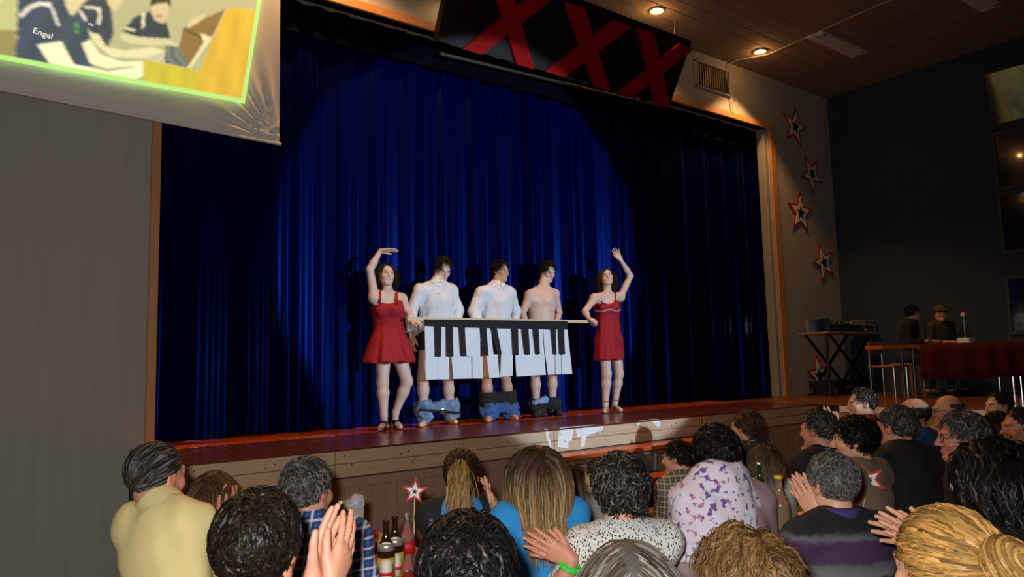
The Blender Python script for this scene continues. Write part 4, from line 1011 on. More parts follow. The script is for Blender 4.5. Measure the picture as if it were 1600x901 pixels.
def man(label, Y0, yaw, hd, head, px, s, seed, haircol, shirt=True, sleeve=.9, jm=jeans1, jz=(1.06, 1.26), spec=None, hairkw=None, skin=PALE):
    hk = dict(color=haircol, kind='short', L=.065, n=2200, rad=.0030, lift=(.06, .24), curl=.2, grav=.0); hk.update(hairkw or {})
    sp = dict(seed=seed, brow=haircol, hair=hk); sp.update(spec or {})
    J, L, T, root = standing('person', label, Y0, yaw, hd, head, px, s, False, spec=sp, skin=skin)
    if shirt:
        pr = list(T)+L['uL']+L['uR']
        for q in 'LR':
            e, w_ = J['el'+q], J['wr'+q]; pr.append((e, lerp(e, w_, sleeve), .052*s, .044*s, .03, None, 1, True))
        pr.append((J['pel']+np.array([0, 0, .05]), J['pel']-np.array([0, 0, .03]), .158*s, .165*s, .04, J['f'], .75, True))
        up_ = nrm(J['hd']-J['HR'][:, 2]*.08-J['nb'])
        sh = clothe('white_shirt', pr, .014, whiteshirt, root, .009, seed, .0062, 34, (J['nb']-up_*.03, J['nb']+up_*.025, .074*s, .070*s))
        for k in range(6):
            p = lerp(J['nb'], J['pel'], .1+.15*k)+J['f']*(.118+.012*math.sin(k))*s; MB().lathe(p, [(.001, -.006), (.006, -.003), (.006, .003), (.001, .006)], 6).build('button', mat('button', (.25, .25, .27), .4), sh)
        for sg in (-1, 1):
            a = J['nb']+up_*.03+J['f']*.078*s+J['r']*sg*.015; MB().prism([a, a+J['r']*sg*.055-J['f']*.03+up_*.0, a+J['r']*sg*.05+J['f']*.025-up_*.05, a+J['r']*sg*.012+J['f']*.03-up_*.055], J['f']*.006).build('collar_point', whiteshirt, sh)
    clothe('shorts', [(J['pel']+np.array([0, 0, .06]), J['pel']-np.array([0, 0, .03]), .15*s, .152*s, .05, J['f'], .74)]+[(J['hip'+q], lerp(J['hip'+q], J['kn'+q], .35), .092*s, .086*s, .03, None, 1, True) for q in 'LR'], .008, blackcloth, root, .011, seed, .001)
    dropped(J, root, jm, jz[0], jz[1], seed)
    return J, L, T, root
J, L, T, root = man('man in white shirt looking down behind the left end of the cloth keyboard', 6.70, 206, (692, 420), (188, 32, 0), dict(
    nb=(684, 441), chest=(682, 470), pel=(680, 519), shR=(659, 454), elR=(641, 488, .02), wrR=(643, 524, -.08), shL=(704, 454), elL=(714, 484, -.02), wrL=(711, 506, -.10),
    hipR=(668, 528), hipL=(692, 528), knR=(661, 590, -.06), anR=(662, 650, -.04), knL=(700, 590, -.05), anL=(703, 648, .02)), 1.0, 41, S('241a12'), jm=jeans1, jz=(1.08, 1.26),
    spec=dict(smile=False, handR=dict(d=(0, 0, -1), pn=(.8, .3, 0), curl=(.3, .3, .35, .4, .4)), handL=dict(d=(0, .2, -1), pn=(0, 1, 0), curl=(.3, .4, .4, .4, .4))))
b = MB(); b.tube([J['anR']+np.array([-.11, -.10, .075]), lerp(J['anR'], J['anL'], .4)+np.array([0, -.14, .05]), J['anL']+np.array([.06, -.12, .02])], [.012, .014, .010], 6); b.build('belt', blackcloth, root)
MB().box(lerp(J['anR'], J['anL'], .4)+np.array([-.02, -.165, .03]), lerp(J['anR'], J['anL'], .4)+np.array([.02, -.148, .075]), .004).build('buckle', chrome, root)
J, L, T, root = man('smiling man in white shirt and lowered blue jeans at the middle of the cloth keyboard', 6.62, 205, (782, 424), (168, 4, 0), dict(
    nb=(777, 446), chest=(774, 473), pel=(775, 519), shR=(753, 457), elR=(740, 487, .03), wrR=(747, 506, -.06), shL=(795, 457), elL=(806, 486, .03), wrL=(803, 506, -.06),
    hipR=(764, 528), hipL=(787, 528), knR=(760, 588, -.06), anR=(764, 645, -.03), knL=(790, 587, -.06), anL=(797, 643, .0)), .97, 42, S('1c140f'), jm=jeans2, jz=(1.06, 1.20),
    spec=dict(handR=dict(d=(0, .2, -1), pn=(0, 1, 0), curl=(.3, .4, .4, .4, .4)), handL=dict(d=(0, .2, -1), pn=(0, 1, 0), curl=(.3, .4, .4, .4, .4))), skin=S('c49c86'))
clothe('dark_waistband', [(np.array([*lerp(J['an'+q], J['kn'+q], .34)[:2], 1.19]), np.array([*lerp(J['an'+q], J['kn'+q], .4)[:2], 1.32]), .088, .086, .02, None, 1, True) for q in 'LR']+[(np.array([*J['anL'][:2], 1.25]), np.array([*J['anR'][:2], 1.25]), .06, .06, .03, None, 1)], .004, blackcloth, root, .010, 5, .003)
J, L, T, root = man('shirtless smiling man behind the right end of the cloth keyboard', 6.72, 206, (856, 424), (182, 25, -4), dict(
    nb=(849, 447), chest=(846, 473), pel=(846, 517), shR=(828, 461), elR=(816, 490, .04), wrR=(822, 506, -.08), shL=(866, 459), elL=(873, 488, .05), wrL=(868, 506, -.08),
    hipR=(835, 525), hipL=(858, 525), knR=(836, 583, -.06), anR=(838, 638, -.03), knL=(863, 582, -.06), anL=(863, 636, .0)), .98, 43, S('20160f'), shirt=False, jm=jeans3, jz=(1.06, 1.20),
    spec=dict(handR=dict(d=(0, .2, -1), pn=(0, 1, 0), curl=(.3, .4, .4, .4, .4)), handL=dict(d=(0, .2, -1), pn=(0, 1, 0), curl=(.3, .4, .4, .4, .4)),
    mod=lambda F, J, s: [F.ell(J['chest']+J['r']*g*.075+J['f']*.075+np.array([0, 0, .02]), (.075, .04, .05), None, .04) for g in (-1, 1)]))
F = Field(J['anR']-.2, J['anR']+.2, .008); a = J['anR']
F.cone(a+np.array([-.07, -.06, .07]), a+np.array([.06, -.09, .10]), .035, .04, .02); F.wrinkle(.004, 60, 3); V, Q = F.mesh(); obj('blue_turned_cuff', V, Q, mat('pale_denim', S('7e9cc4'), .85, noise=.2, nscale=20), root, smooth=True)
for q in 'LR':
    an = J['an'+q]; f = nrm((J['to'+q]-an)*np.array([1, 1, 0])); F = Field(an-.25, an+.25, .007)
    F.cone(np.array([*(an-f*.05)[:2], 1.05]), np.array([*(an+f*.16)[:2], 1.035]), .045, .04, .02); F.cone(np.array([*(an-f*.01)[:2], 1.05]), np.array([*an[:2], 1.10]), .048, .044, .02)
    sl, X, Y, Z = F.sub(F.lo, F.lo+F.h*F.n); F.f = np.maximum(F.f, 1.001-Z).astype(np.float32); V, Q = F.mesh(); sh = obj('shoe', V, Q, blackcloth, root, smooth=True)
    sd = np.array([f[1], -f[0], 0]); sd = sd if sd@(-FX) > 0 else -sd
    if sd@(-FX) < .2: sd = -f*.0+sd
    c = np.array([*(an+f*.05)[:2], 1.05])+sd*.043
    hk = [(-.055, -.012), (-.045, -.020), (-.025, -.020), (.05, .012), (.075, .024), (.02, .004), (-.025, -.006), (-.04, -.004), (-.048, .008)]
    MB().prism([c+f*x_*.9+np.array([0, 0, z_]) for x_, z_ in hk], sd*.006).build('swoosh_mark', whitem, sh)

# ------------------------------------------------------------------ pole and cloth keyboard
YB = 6.40
ban = thing('keyboard_banner', pt(780, 500, YB), 'cloth piano keyboard of white and black keys hung from a wooden pole', 'banner')
polem = mat('pale_pole_wood', S('d2bc98'), .6, noise=.08, nscale=6, stretch=(.5, 8, 8))
a, b_ = pt(637, 497.5, YB), pt(926, 502.5, YB)
pb = MB(); z3 = np.array([0, 0, 1.]); pb.prism([a-z3*.018, a+z3*.018, b_+z3*.018, b_-z3*.018], (0, .02, 0)); pb.build('pole', polem, ban)
kp = lambda q, y=YB-.006: [pt(640+x_/4.504, 480+y_/4.504, y) for x_, y_ in q]
cw = mat('white_key_cloth', (.72, .74, .78), .8, bump=.3, bscale=7); ck = mat('black_key_cloth', (.006, .006, .008), .85)
MB().prism(kp([(105, 83), (1112, 97), (1113, 156), (900, 153), (600, 147), (300, 140), (106, 131)]), (0, .004, 0)).build('black_strip', ck, ban)
WK = [[(107, 128), (175, 130), (182, 347), (200, 347), (200, 506), (112, 508)], [(222, 135), (258, 138), (262, 347), (280, 350), (280, 506), (203, 506), (202, 347), (220, 347)],
      [(302, 138), (348, 138), (362, 345), (398, 345), (438, 345), (440, 500), (305, 503), (292, 350), (308, 345)], [(387, 135), (497, 138), (500, 345), (517, 347), (520, 500), (442, 500), (440, 345), (398, 342)],
      [(540, 138), (570, 140), (585, 330), (617, 332), (630, 492), (555, 496), (538, 345), (552, 342)], [(612, 143), (720, 145), (727, 340), (725, 480), (640, 490), (648, 330)],
      [(760, 145), (790, 145), (805, 332), (825, 335), (825, 482), (750, 487), (743, 340), (766, 335)], [(835, 146), (868, 148), (880, 330), (890, 335), (892, 478), (828, 482), (827, 335), (847, 332)],
      [(906, 152), (940, 153), (942, 250), (958, 475), (894, 478), (892, 335), (917, 330)], [(942, 155), (995, 158), (1008, 330), (1018, 335), (1020, 470), (975, 475), (950, 280)],
      [(1028, 155), (1047, 157), (1050, 330), (1065, 335), (1068, 470), (1023, 470), (1021, 335), (1032, 330)], [(1085, 152), (1110, 150), (1138, 467), (1071, 470), (1067, 335), (1092, 328)]]
rk = random.Random(3)
for q in WK:
    P_ = kp(q, YB+rk.uniform(-.004, .004)); ph = rk.uniform(0, 6); 
    P_ = [p+np.array([0, (.012*math.sin(p[0]*9+ph)-.01*(P_[0][2]-p[2]))*min(1, max(0, (P_[0][2]-p[2])*3)), 0]) for p in P_]
    MB().prism(P_, (0, .004, 0)).build('white_key', cw, ban)
for q in ([(173, 128), (224, 130), (221, 347), (181, 347)], [(256, 132), (304, 134), (309, 345), (261, 345)], [(346, 134), (389, 134), (398, 342), (361, 342)], [(495, 138), (542, 138), (553, 342), (514, 342)], [(568, 140), (614, 142), (649, 328), (616, 328), (586, 205)],
          [(718, 144), (764, 146), (767, 335), (729, 335)], [(788, 146), (837, 148), (848, 330), (807, 330)], [(866, 148), (908, 150), (918, 328), (884, 328)], [(993, 152), (1030, 154), (1033, 330), (1009, 330)], [(1045, 153), (1087, 153), (1093, 327), (1053, 327)]):
    MB().prism(kp(q, YB-.014), (0, .004, 0)).build('black_key', ck, ban)

# ------------------------------------------------------------------ audience
def look(px, z, tx=5.0, ty=6.6):
    p = onz(px[0], px[1], z); return math.degrees(math.atan2(tx-p[0], ty-p[1]))
def person_at(label, px, z, top, hair, s=1.0, female=False, twist=.75, pitch=2, roll=0, arms='lap', lean=6, clap=None, seed=1, spec=None, pants='22242a', yaw=None, hyaw=None, **kw):
    hy = look(px, z) if hyaw is None else hyaw
    ty = hy*twist+(1-twist)*10 if yaw is None else yaw
    hair = dict(hair); hair['n'] = int(hair['n']*(2.0 if spec and spec.get('hh') == .0065 else 1.0))
    sp = dict(seed=seed, brow=hair['color'] if hair else DARKH); sp.update(spec or {})
    return seated('person', label, px, z, ty, (hy, pitch, roll), s, female, arms, lean, top, hair, clap, pants=pants, spec=sp, **kw)
def cl(name, col, **k): return mat(name, S(col), k.pop('rough', .85), **k)
HS = lambda c, **k: dict(dict(color=S(c), kind='short', L=.055, n=1300, rad=.0030, lift=(.04, .13), curl=.12, grav=.12, low=-.095), **k)
HCU = lambda c, **k: dict(dict(color=S(c), kind='curly', L=.10, n=1500, rad=.0030, lift=(.05, .26), curl=.95, grav=.1, seg=9), **k)
HL = lambda c, **k: dict(dict(color=S(c), kind='long', L=.42, n=1300, rad=.0028, lift=(.03, .13), grav=.5, seg=10), **k)
FINE = dict(h=.018, hh=.0065, handh=.005)
RUD = S('c08870')

J, r = person_at('man in pale yellow shirt with slicked dark hair at the far left', (247, 744), 1.235, dict(m=cl('yellow_shirt', 'd6c68c', noise=.04, nscale=5), name='shirt', sleeve=1.4, h=.010, wr=.0075, freq=24, off=.016, stand=True),
    HS('2a2420', kind='slick', L=.10, grey=.25, lift=(.02, .09), curl=.1), seed=101, legyaw=20, yaw=58, hyaw=62, tilt=-14, wide=.68, arms='clap', elbow=.02, neck=.112, shift=.06, clap=(.10, .27, -.14), spec=dict(FINE, fat=.86, skin=RUD, neckr=1.15), s=.97)
person_at('girl with long brown hair clapping beside the man in yellow', (338, 772), 1.06, dict(m=cl('rose_top', 'a04a50'), h=.013), HL('4a3424', L=.36, tips=S('6a5030')), s=.86, female=True, arms='clap', clap=(349, 812, .97, 0, (.3, .3, .8)), seed=102, spec=dict(skin=RUD))
person_at('grey haired man in blue and white plaid shirt at the left table', (482, 766), 1.15, dict(m=plaid_mat('blue_plaid', S('3a5fae'), S('18284e'), S('dfe4ee'), 110), name='plaid_shirt', sleeve=1.5, h=.011, wr=.004, stand=True),
    HS('2c2a28', L=.05, grey=.42, lift=(.03, .12), recede=.015), seed=103, legyaw=85, hyaw=62, yaw=30, lean=12, spec=dict(FINE, skin=RUD, fat=1.05), s=.98)
J, r = person_at('man with dark curly hair clapping raised hands in the left foreground', (405, 858), 1.2, dict(m=cl('charcoal_sweater', '202226'), h=.011), HCU('17110d', L=.085, n=1900, lift=(.02, .16), curl=.38), seed=104, hyaw=42, yaw=30,
    arms='clap', clap=(503, 915, 1.10, 0, (.45, .25, .8)), spec=dict(FINE, skin=S('c8937c')), s=1.02)
person_at('girl with blond ponytail in black and blue top clapping', (722, 742), 1.12, dict(m=cl('blue_black_top', '14161a'), h=.013, post=lambda J, L, T, s, root: clothe('blue_back_panel', [(J['chest']-J['f']*.03, J['nb']*.5+J['chest']*.5-J['f']*.03, .125*s, .11*s, .03, J['f'], .66)], .022, cl('bright_blue', '1c86cc'), root, .012, 7, .001)),
    HS('32241a', kind='pony', L=.16, curl=0, lift=(.01, .04), tie=(0, -.118, .045), n=1100, ponycol=S('8a6c42'), pony=dict(L=.25, n=420, rad=.0034, spread=.03, curl=.12)), s=.9, female=True, arms='clap', clap=(778, 802, .97, 0, (-.25, .3, .9)), seed=105, legyaw=-75, hyaw=37, yaw=37)
person_at('girl with long loose brown hair in bright blue and black shirt', (838, 738), 1.17, dict(m=cl('bright_blue', '1c86cc'), name='shirt', h=.012, sleeve=.1, collar=False, wr=.003,
    post=lambda J, L, T, s, root: [clothe('black_sleeve', L['u'+q]+[(J['el'+q], lerp(J['el'+q], J['wr'+q], .9), .043*s, .033*s, .03, None, 1, True)], .024, cl('black_jersey', '101114'), root, .012, 8, .001) for q in 'LR']),
    HL('3a2a1e', L=.38, n=1500, tips=S('8a7048'), rad=.0032, curl=.22, lift=(.0, .07)), s=.88, female=True, seed=106, legyaw=-75, hyaw=30, yaw=22, lean=10, spec=FINE)
person_at('small girl with brown hair in front of the stage steps', (890, 748), .98, dict(m=cl('mauve_top', '8a7a90')), HL('3a2a1e', L=.26, n=700, tips=S('7a6040')), s=.74, female=True, seed=107, hyaw=15)
person_at('child in grey sweatshirt with a red bracelet before the steps', (934, 744), 1.0, dict(m=cl('grey_sweat', '8e9096')), HS('3a2c20', n=600), s=.74, seed=108, hyaw=-20, yaw=-40, lean=20)
person_at('woman with thick black curly hair in the centre foreground', (732, 912), 1.18, dict(m=cl('black_top', '131317'), h=.012), HCU('0b0a0b', L=.16, n=2300, lift=(.03, .30), curl=.5, rad=.0032), s=.95, female=True, seed=109, hyaw=38, spec=dict(FINE))
J, r = person_at('woman with grey curly hair in black and white patterned top clapping', (968, 768), 1.13, dict(m=ramp_mat('speckled_print', 'voronoi', [(0, (.02, .02, .022)), (.36, (.6, .6, .58))], .85, 95, (1.5, 1.5, .8)), name='patterned_top', h=.011, wr=.003, sleeve=1.35),
    HCU('1e1b19', L=.09, n=1900, lift=(.06, .36), curl=.85, grey=.28), s=.96, female=True, arms='clap', clap=(893, 872, .93, 0, tuple(-RX*.9+np.array([0, 0, .35]))), seed=110, legyaw=-75, hyaw=20, yaw=30, pitch=10, spec=dict(FINE, skin=RUD))
e, w_ = J['elL'], J['wrL']; d = nrm(e-w_); ax = nrm(np.cross(d, [0, 0, 1])); ay = np.cross(d, ax)
MB().tube([lerp(w_, e, .14)+ (ax*math.cos(t)+ay*math.sin(t))*.034 for t in np.linspace(0, 6.283, 18)], .011, 6, False).build('green_wristband', mat('neon_green', S('3cd048'), .5), r)
person_at('woman with parted grey brown hair at the bottom centre edge', (982, 935), 1.12, dict(m=cl('beige_top', '8a8074')), HL('3a322a', L=.28, n=1500, grey=.25, rad=.0032, lift=(.04, .14), part=0), s=.94, female=True, seed=111, hyaw=38, pitch=6, spec=FINE)
person_at('boy in plaid collar with hand on his chin watching the stage', (1058, 716), 1.05, dict(m=plaid_mat('dull_plaid', S('8a8676'), S('38362e'), S('c4c0b0'), 120), name='plaid_shirt'), HS('1c1410', L=.07, n=1100, lift=(.03, .1), fringe=True), s=.80, arms='chin', seed=112, hyaw=-22, yaw=0, pitch=4)
def scarf(J, L, T, s, root):
    m = bpy.data.materials.new('floral_scarf'); nt, b = nodes(m); b.inputs['Roughness'].default_value = .9
    tc = nt.nodes.new('ShaderNodeTexCoord'); n = nt.nodes.new('ShaderNodeTexNoise'); n.inputs['Scale'].default_value = 42; n.inputs['Detail'].default_value = 1.5
    n2 = nt.nodes.new('ShaderNodeTexNoise'); n2.inputs['Scale'].default_value = 9; nt.links.new(tc.outputs['Object'], n.inputs['Vector']); nt.links.new(tc.outputs['Object'], n2.inputs['Vector'])
    rr = nt.nodes.new('ShaderNodeValToRGB'); nt.links.new(n.outputs['Fac'], rr.inputs[0]); rr.color_ramp.elements[0].position = .56; rr.color_ramp.elements[1].position = .60; rr.color_ramp.elements[0].color = (0, 0, 0, 1)
    hue = nt.nodes.new('ShaderNodeValToRGB'); nt.links.new(n2.outputs['Fac'], hue.inputs[0]); hue.color_ramp.interpolation = 'CONSTANT'
    hue.color_ramp.elements[0].color = (*S('8a9cae'), 1); hue.color_ramp.elements[1].position = .45; hue.color_ramp.elements[1].color = (*S('6a5090'), 1); e3 = hue.color_ramp.elements.new(.56); e3.color = (*S('b07898'), 1)
    mx = nt.nodes.new('ShaderNodeMixRGB'); nt.links.new(rr.outputs[0], mx.inputs[0]); mx.inputs[1].default_value = (*S('d2cade'), 1); nt.links.new(hue.outputs[0], mx.inputs[2]); nt.links.new(mx.outputs[0], b.inputs['Base Color'])
    f, rt_, nb = J['f'], J['r'], J['nb']; pr = [(J['shL'], lerp(J['shL'], J['shR'], .62), .074*s, .07*s, .05, None, 1), (nb+np.array([0, 0, .03]), nb-np.array([0, 0, .05]), .088*s, .125*s, .04, None, 1),
        (nb-f*.05-rt_*.05*s, J['chest']-f*.05*s-rt_*.08*s-np.array([0, 0, .03]), .12*s, .145*s, .05, f, .7, True), (J['shL'], lerp(J['shL'], J['elL'], .75)-f*.02, .08*s, .08*s, .05, None, 1, True)]
    clothe('floral_scarf', pr, .016, m, root, .010, 4, .0055, 40)
person_at('woman with short black hair in floral scarf and mauve cardigan', (1118, 714), 1.20, dict(m=cl('mauve_cardigan', '96808a', noise=.04), name='cardigan', h=.011, wr=.003, off=.02, post=scarf), HS('100d0e', L=.09, n=1700, lift=(.06, .2), curl=.05, low=-.09), s=1.0, female=True, seed=113, legyaw=80, hyaw=30, yaw=15, lean=12, spec=FINE)
person_at('woman in glasses with low dark ponytail near the stage front', (1165, 667), 1.14, dict(m=ramp_mat('dark_print', 'voronoi', [(0, S('8a90a0')), (.25, S('30323a'))], .85, 60)), HS('3a2a1c', kind='pony', L=.16, curl=0, lift=(.02, .07), tie=(0, -.10, -.05), n=900, pony=dict(L=.16, n=160, rad=.003, spread=.022)), s=.95, female=True, seed=114, hyaw=-5, yaw=10, spec=dict(glasses=True))
person_at('girl with long straight hair in pale mint top', (1190, 722), 1.03, dict(m=cl('mint_top', 'b4ccc4'), name='shirt', wr=.0025), HL('4a3a2c', L=.25, n=1100, tips=S('6a5642'), lift=(.01, .08)), s=.82, female=True, seed=115, hyaw=10, yaw=15)
person_at('man in dark sweater over blue collar with hand at his mouth', (1278, 672), 1.17, dict(m=cl('navy_black_sweater', '0d0f14'), post=lambda J, L, T, s, root: clothe('blue_collar', [(J['nb']-np.array([0, 0, .02]), J['nb']+np.array([0, 0, .035]), .075*s, .07*s, .02, None, 1, True)], .004, cl('blue_collar', '3c5c92'), root, .011, 3, .001)),
    HS('221c18', L=.05, grey=.25, recede=.02), s=.97, arms='chin', seed=116, legyaw=-60, hyaw=-2, yaw=14, spec=dict(skin=RUD))
stripes = [(0, S('164a70')), (.80, S('164a70')), (.81, S('121216')), (.835, S('121216')), (.845, S('6a6a70')), (.885, S('55555c')), (.895, S('3c2448')), (.96, S('3c2448')), (.975, S('5a5a62')), (.995, S('121216'))]
J, r = person_at('grey haired man in purple grey and blue striped sweater', (1297, 757), 1.12, dict(m=ramp_mat('striped_knit', 'zband', [(p, c) for p, c in stripes], .9, 1, (1, 1, 1.0), 'LINEAR'), h=.011, off=.016, wr=.0025,
    post=lambda J, L, T, s, root: clothe('purple_collar', [(J['nb']-np.array([0, 0, .02]), J['nb']+np.array([0, 0, .055]), .088*s, .074*s, .02, None, 1, True)], .004, cl('purple_collar', '3a2468'), root, .011, 3, .001)),
    HS('3a3632', L=.04, grey=.5, lift=(.02, .08), n=1500, recede=.01), s=.97, arms='clap', clap=(1282, 808, 1.0, 0, (-.1, .5, .8)), seed=117, legyaw=80, hyaw=14, yaw=22, lean=8, spec=dict(FINE, fat=1.02))
person_at('woman with short black hair in taupe sweater seen in profile', (1334, 688), 1.16, dict(m=cl('taupe_sweater', '756659', noise=.05), wr=.003, off=.018), HS('0e0c0c', L=.085, n=1400, lift=(.05, .16), curl=.05), s=1.0, female=True, seed=118, legyaw=-80, hyaw=-28, yaw=-2, lean=4, spec=dict(FINE))
person_at('man in dark red shirt in front of the white podium banner', (1346, 631), 1.22, dict(m=cl('dark_red_shirt', '7a1220')), HS('241c18', n=800, grey=.2), seed=119, hyaw=-50, yaw=-20, arms='clap', clap=(-.05, .22, -.05))
person_at('broad man in black tee shirt seen from behind', (1400, 668), 1.19, dict(m=cl('black_tee', '0b0b0d'), name='shirt', sleeve=.8, off=.02, wr=.003), HS('2e2620', L=.04, grey=.3, n=1100, lift=(.02, .07)), s=1.02, seed=120, legyaw=80, hyaw=10, yaw=18, spec=dict(fat=1.14, skin=RUD))
person_at('balding man in blue and white shirt', (1426, 648), 1.17, dict(m=ramp_mat('blue_white_shirt', 'noise', [(0, S('2c4a80')), (.62, S('2c4a80')), (.64, S('b0b8c8'))], .85, 3)), HS('2c2420', L=.03, n=500, recede=.04, lift=(.01, .05), bald=True), seed=121, legyaw=-80, hyaw=-25, yaw=-5, spec=dict(skin=S('b07c62')))
person_at('bald man in glasses and dark jacket', (1480, 642), 1.17, dict(m=cl('olive_dark_jacket', '2a2620')), HS('4a4038', L=.02, n=300, recede=.05, lift=(.01, .03), bald=True), seed=122, legyaw=0, hyaw=-40, yaw=-15, spec=dict(skin=S('b48468'), glasses=True))
person_at('man in glasses and black shirt with full grey hair in profile', (1502, 684), 1.19, dict(m=cl('black_shirt', '0e0e10'), name='shirt', off=.018), HS('2e2a28', L=.075, grey=.35, n=1400, lift=(.05, .16)), seed=123, legyaw=-80, hyaw=-38, yaw=-8, spec=dict(FINE, glasses=True, skin=S('b87864')))
person_at('man with cropped hair in dark top at the right picture edge', (1594, 668), 1.14, dict(m=cl('dark_blue_top', '10131c')), HS('2a1e18', L=.03, n=900, lift=(.01, .06)), seed=124, legyaw=-80, hyaw=-48, yaw=-20, spec=dict(skin=S('a87058')))
person_at('dark haired person far back before the podium near the right edge', (1560, 634), 1.15, dict(m=cl('grey_brown_top', '3a342e')), HS('2a1e16', n=700), seed=125, hyaw=-55, yaw=-25)
person_at('woman with smooth dark bob behind the man with grey hair', (1556, 668), 1.07, dict(m=cl('dark_plum_top', '1c1418')), HL('1a1210', L=.2, n=800), female=True, s=.95, seed=126, hyaw=-20, yaw=-10)
J, r = person_at('woman with long black curly hair near the right edge', (1550, 752), 1.215, dict(m=cl('black_knit', '0c0b0e'), h=.012), HL('0c0909', L=.30, n=1900, lift=(.06, .40), curl=.7, grav=.4, rad=.0034), female=True, s=.98, seed=127, hyaw=-10, yaw=0, arms='clap', clap=(1456, 846, 1.02, 0, (-.6, .55, .3)), spec=FINE)
person_at('woman with blond hair pinned in a loose bun at the lower right', (1472, 893), 1.16, dict(m=plaid_mat('red_blue_plaid', S('3a2036'), S('16305c'), S('8a1426'), 60), name='plaid_shirt', h=.012), HS('94703e', kind='bun', L=.2, curl=.02, lift=(.03, .16), tie=(.015, -.12, .035), n=2000, rad=.0030, pony=dict(bun=.056, n=330)), female=True, s=.97, seed=128, hyaw=24, yaw=30, pitch=4, spec=FINE)
person_at('child with curly blond hair in the lower centre foreground', (1162, 890), 1.09, dict(m=cl('coral_top', 'd0605c'), h=.012), HL('5a4226', L=.24, n=1700, lift=(.05, .34), curl=.85, grav=.25, tips=S('a88c60'), rad=.003, part=.03), s=.8, female=True, seed=129, hyaw=30, yaw=30, spec=FINE)

# ------------------------------------------------------------------ tables with red runners
tabm = mat('table_wood', S('b07c40'), .4, noise=.12, nscale=4, stretch=(6, .5, 6))
runm = mat('red_paper_runner', S('b01018'), .7)
def table(label, x0, x1, y0, y1, z=.75, inset=.1):
    r_ = thing('banquet_table', ((x0+x1)/2, (y0+y1)/2, 0), label, 'table', 'long tables at right angles to the stage')
    MB().box((x0, y0, z-.03), (x1, y1, z-.002), .006).build('table_top', tabm, r_)
    for xx in (x0+.06, x1-.06):
        for yy in (y0+.1, y1-.1): MB().tube([(xx, yy, 0), (xx, yy, z-.03)], .018, 8).build('leg', chrome, r_)
    o = MB().box((x0+inset, y0-.004, z-.002), (x1-inset, y1+.004, z)).build('paper_runner', runm, loc=((x0+x1)/2, (y0+y1)/2, z))
    tag(o, 'red paper runner laid along the '+label.split(' in ')[0], 'runner', 'red runners')
    return r_
table('long table between the plaid man and the ponytail girl', 1.30, 1.84, 2.05, 3.62, inset=.03)
table('long table in front of the striped sweater man', 2.98, 3.68, .95, 2.45, inset=.12)
table('long table beside the man in black tee shirt', 4.45, 5.02, .9, 2.9, inset=.12)

# ------------------------------------------------------------------ bottles and table things
bglass = mat('brown_glass', (.02, .007, .002), .06, coat=.5); gglass = mat('green_glass', (.01, .04, .015), .06, coat=.5)
clear = mat('clear_glass', (.9, .92, .92), .03, trans=.95); 
lab_w = mat('label_cream', S('d8d2c0'), .6); lab_y = mat('label_yellow', S('b8942c'), .45); lab_r = mat('label_red', S('b41420'), .55); foil = mat('foil_silver', (.7, .68, .6), .3, .8)
def bottle(label, c, h, r, m, cap=None, lab=None, neck=None, name='beer_bottle', group=None, fillm=None):
    r_ = thing(name, c, label, 'bottle', group)
    MB().lathe(c, [(r*.9, .0), (r, .008), (r, h*.55), (r*.92, h*.62), (r*.5, h*.74), (r*.38, h*.82), (r*.36, h*.96), (r*.42, h*.965), (r*.42, h*.99), (r*.36, h)], 20).build('glass', m, r_, smooth=True)
    if cap: MB().lathe(c, [(r*.46, h*.965), (r*.48, h*.97), (r*.48, h*1.0), (r*.40, h*1.012)], 14).build('cap', cap, r_, smooth=True)
    toc = nrm((CAM-np.array(c))*np.array([1, 1, 0])); a0 = math.atan2(toc[1], toc[0])
    if lab:
        for nm, mm, z0, z1, w_, rr in lab:
            b = MB(); n = 14; V = []; F = []
            for i in range(n+1):
                a = a0-w_+2*w_*i/n; k = math.sqrt(max(0, 1-((i-n/2)/(n/2))**2)) if nm == 'oval_label' else 1.0; zm = (z0+z1)/2
                for zz_ in (zm-(zm-z0)*k, zm+(z1-zm)*k):
                    for q in (rr, rr-.002): V.append((c[0]+q*math.cos(a), c[1]+q*math.sin(a), c[2]+zz_))
            for i in range(n):
                A = i*4; B = A+4; F += [(A, B, B+2, A+2), (A+1, A+3, B+3, B+1), (A, A+1, B+1, B), (A+2, B+2, B+3, A+3)]
            b.add(V, F); b.build(nm, mm, r_, smooth=True)
    return r_
def beer(label, c):
    r = .034
    bottle(label, c, .262, r, bglass, None, [('label', lab_y, .03, .125, 1.2, r+.0012), ('oval_label', lab_w, .034, .121, 1.0, r+.0022), ('red_band', lab_r, .060, .072, .85, r+.0032), ('neck_label', foil, .150, .178, 1.3, r*.99), ('oval_label', lab_w, .16, .185, .8, r*.9)], group='brown beer bottles')
B = lambda u, v, z: np.array([*onz(u, v, z)[:2], .75])
beer('front brown beer bottle with cream label, nearer of the pair', B(603, 813, 1.01)); beer('brown beer bottle just behind the nearer one of the pair', B(617, 806, 1.01))
bottle('brown bottle beside the plaid man and the cellophane bag', B(533, 783, 1.01), .26, .034, bglass, foil, [('neck_label', foil, .15, .18, 1.3, .0335)], group='brown beer bottles')
bottle('clear glass bottle with red label next to the star stick', B(636, 800, .99), .24, .031, clear, None, [('label', lab_r, .075, .125, 1.5, .0318)], name='soda_bottle')
bottle('clear glass bottle half hidden by the black curly hair', B(674, 809, .99), .235, .030, clear, mat('cap_dark', (.05, .05, .05), .4), name='soda_bottle')
bottle('large clear plastic bottle with yellow cap on the right table', B(1216, 742, 1.06), .305, .042, mat('pet_plastic', (.75, .6, .45), .08, trans=.8), mat('yellow_cap', S('d8c020'), .4), name='plastic_bottle')
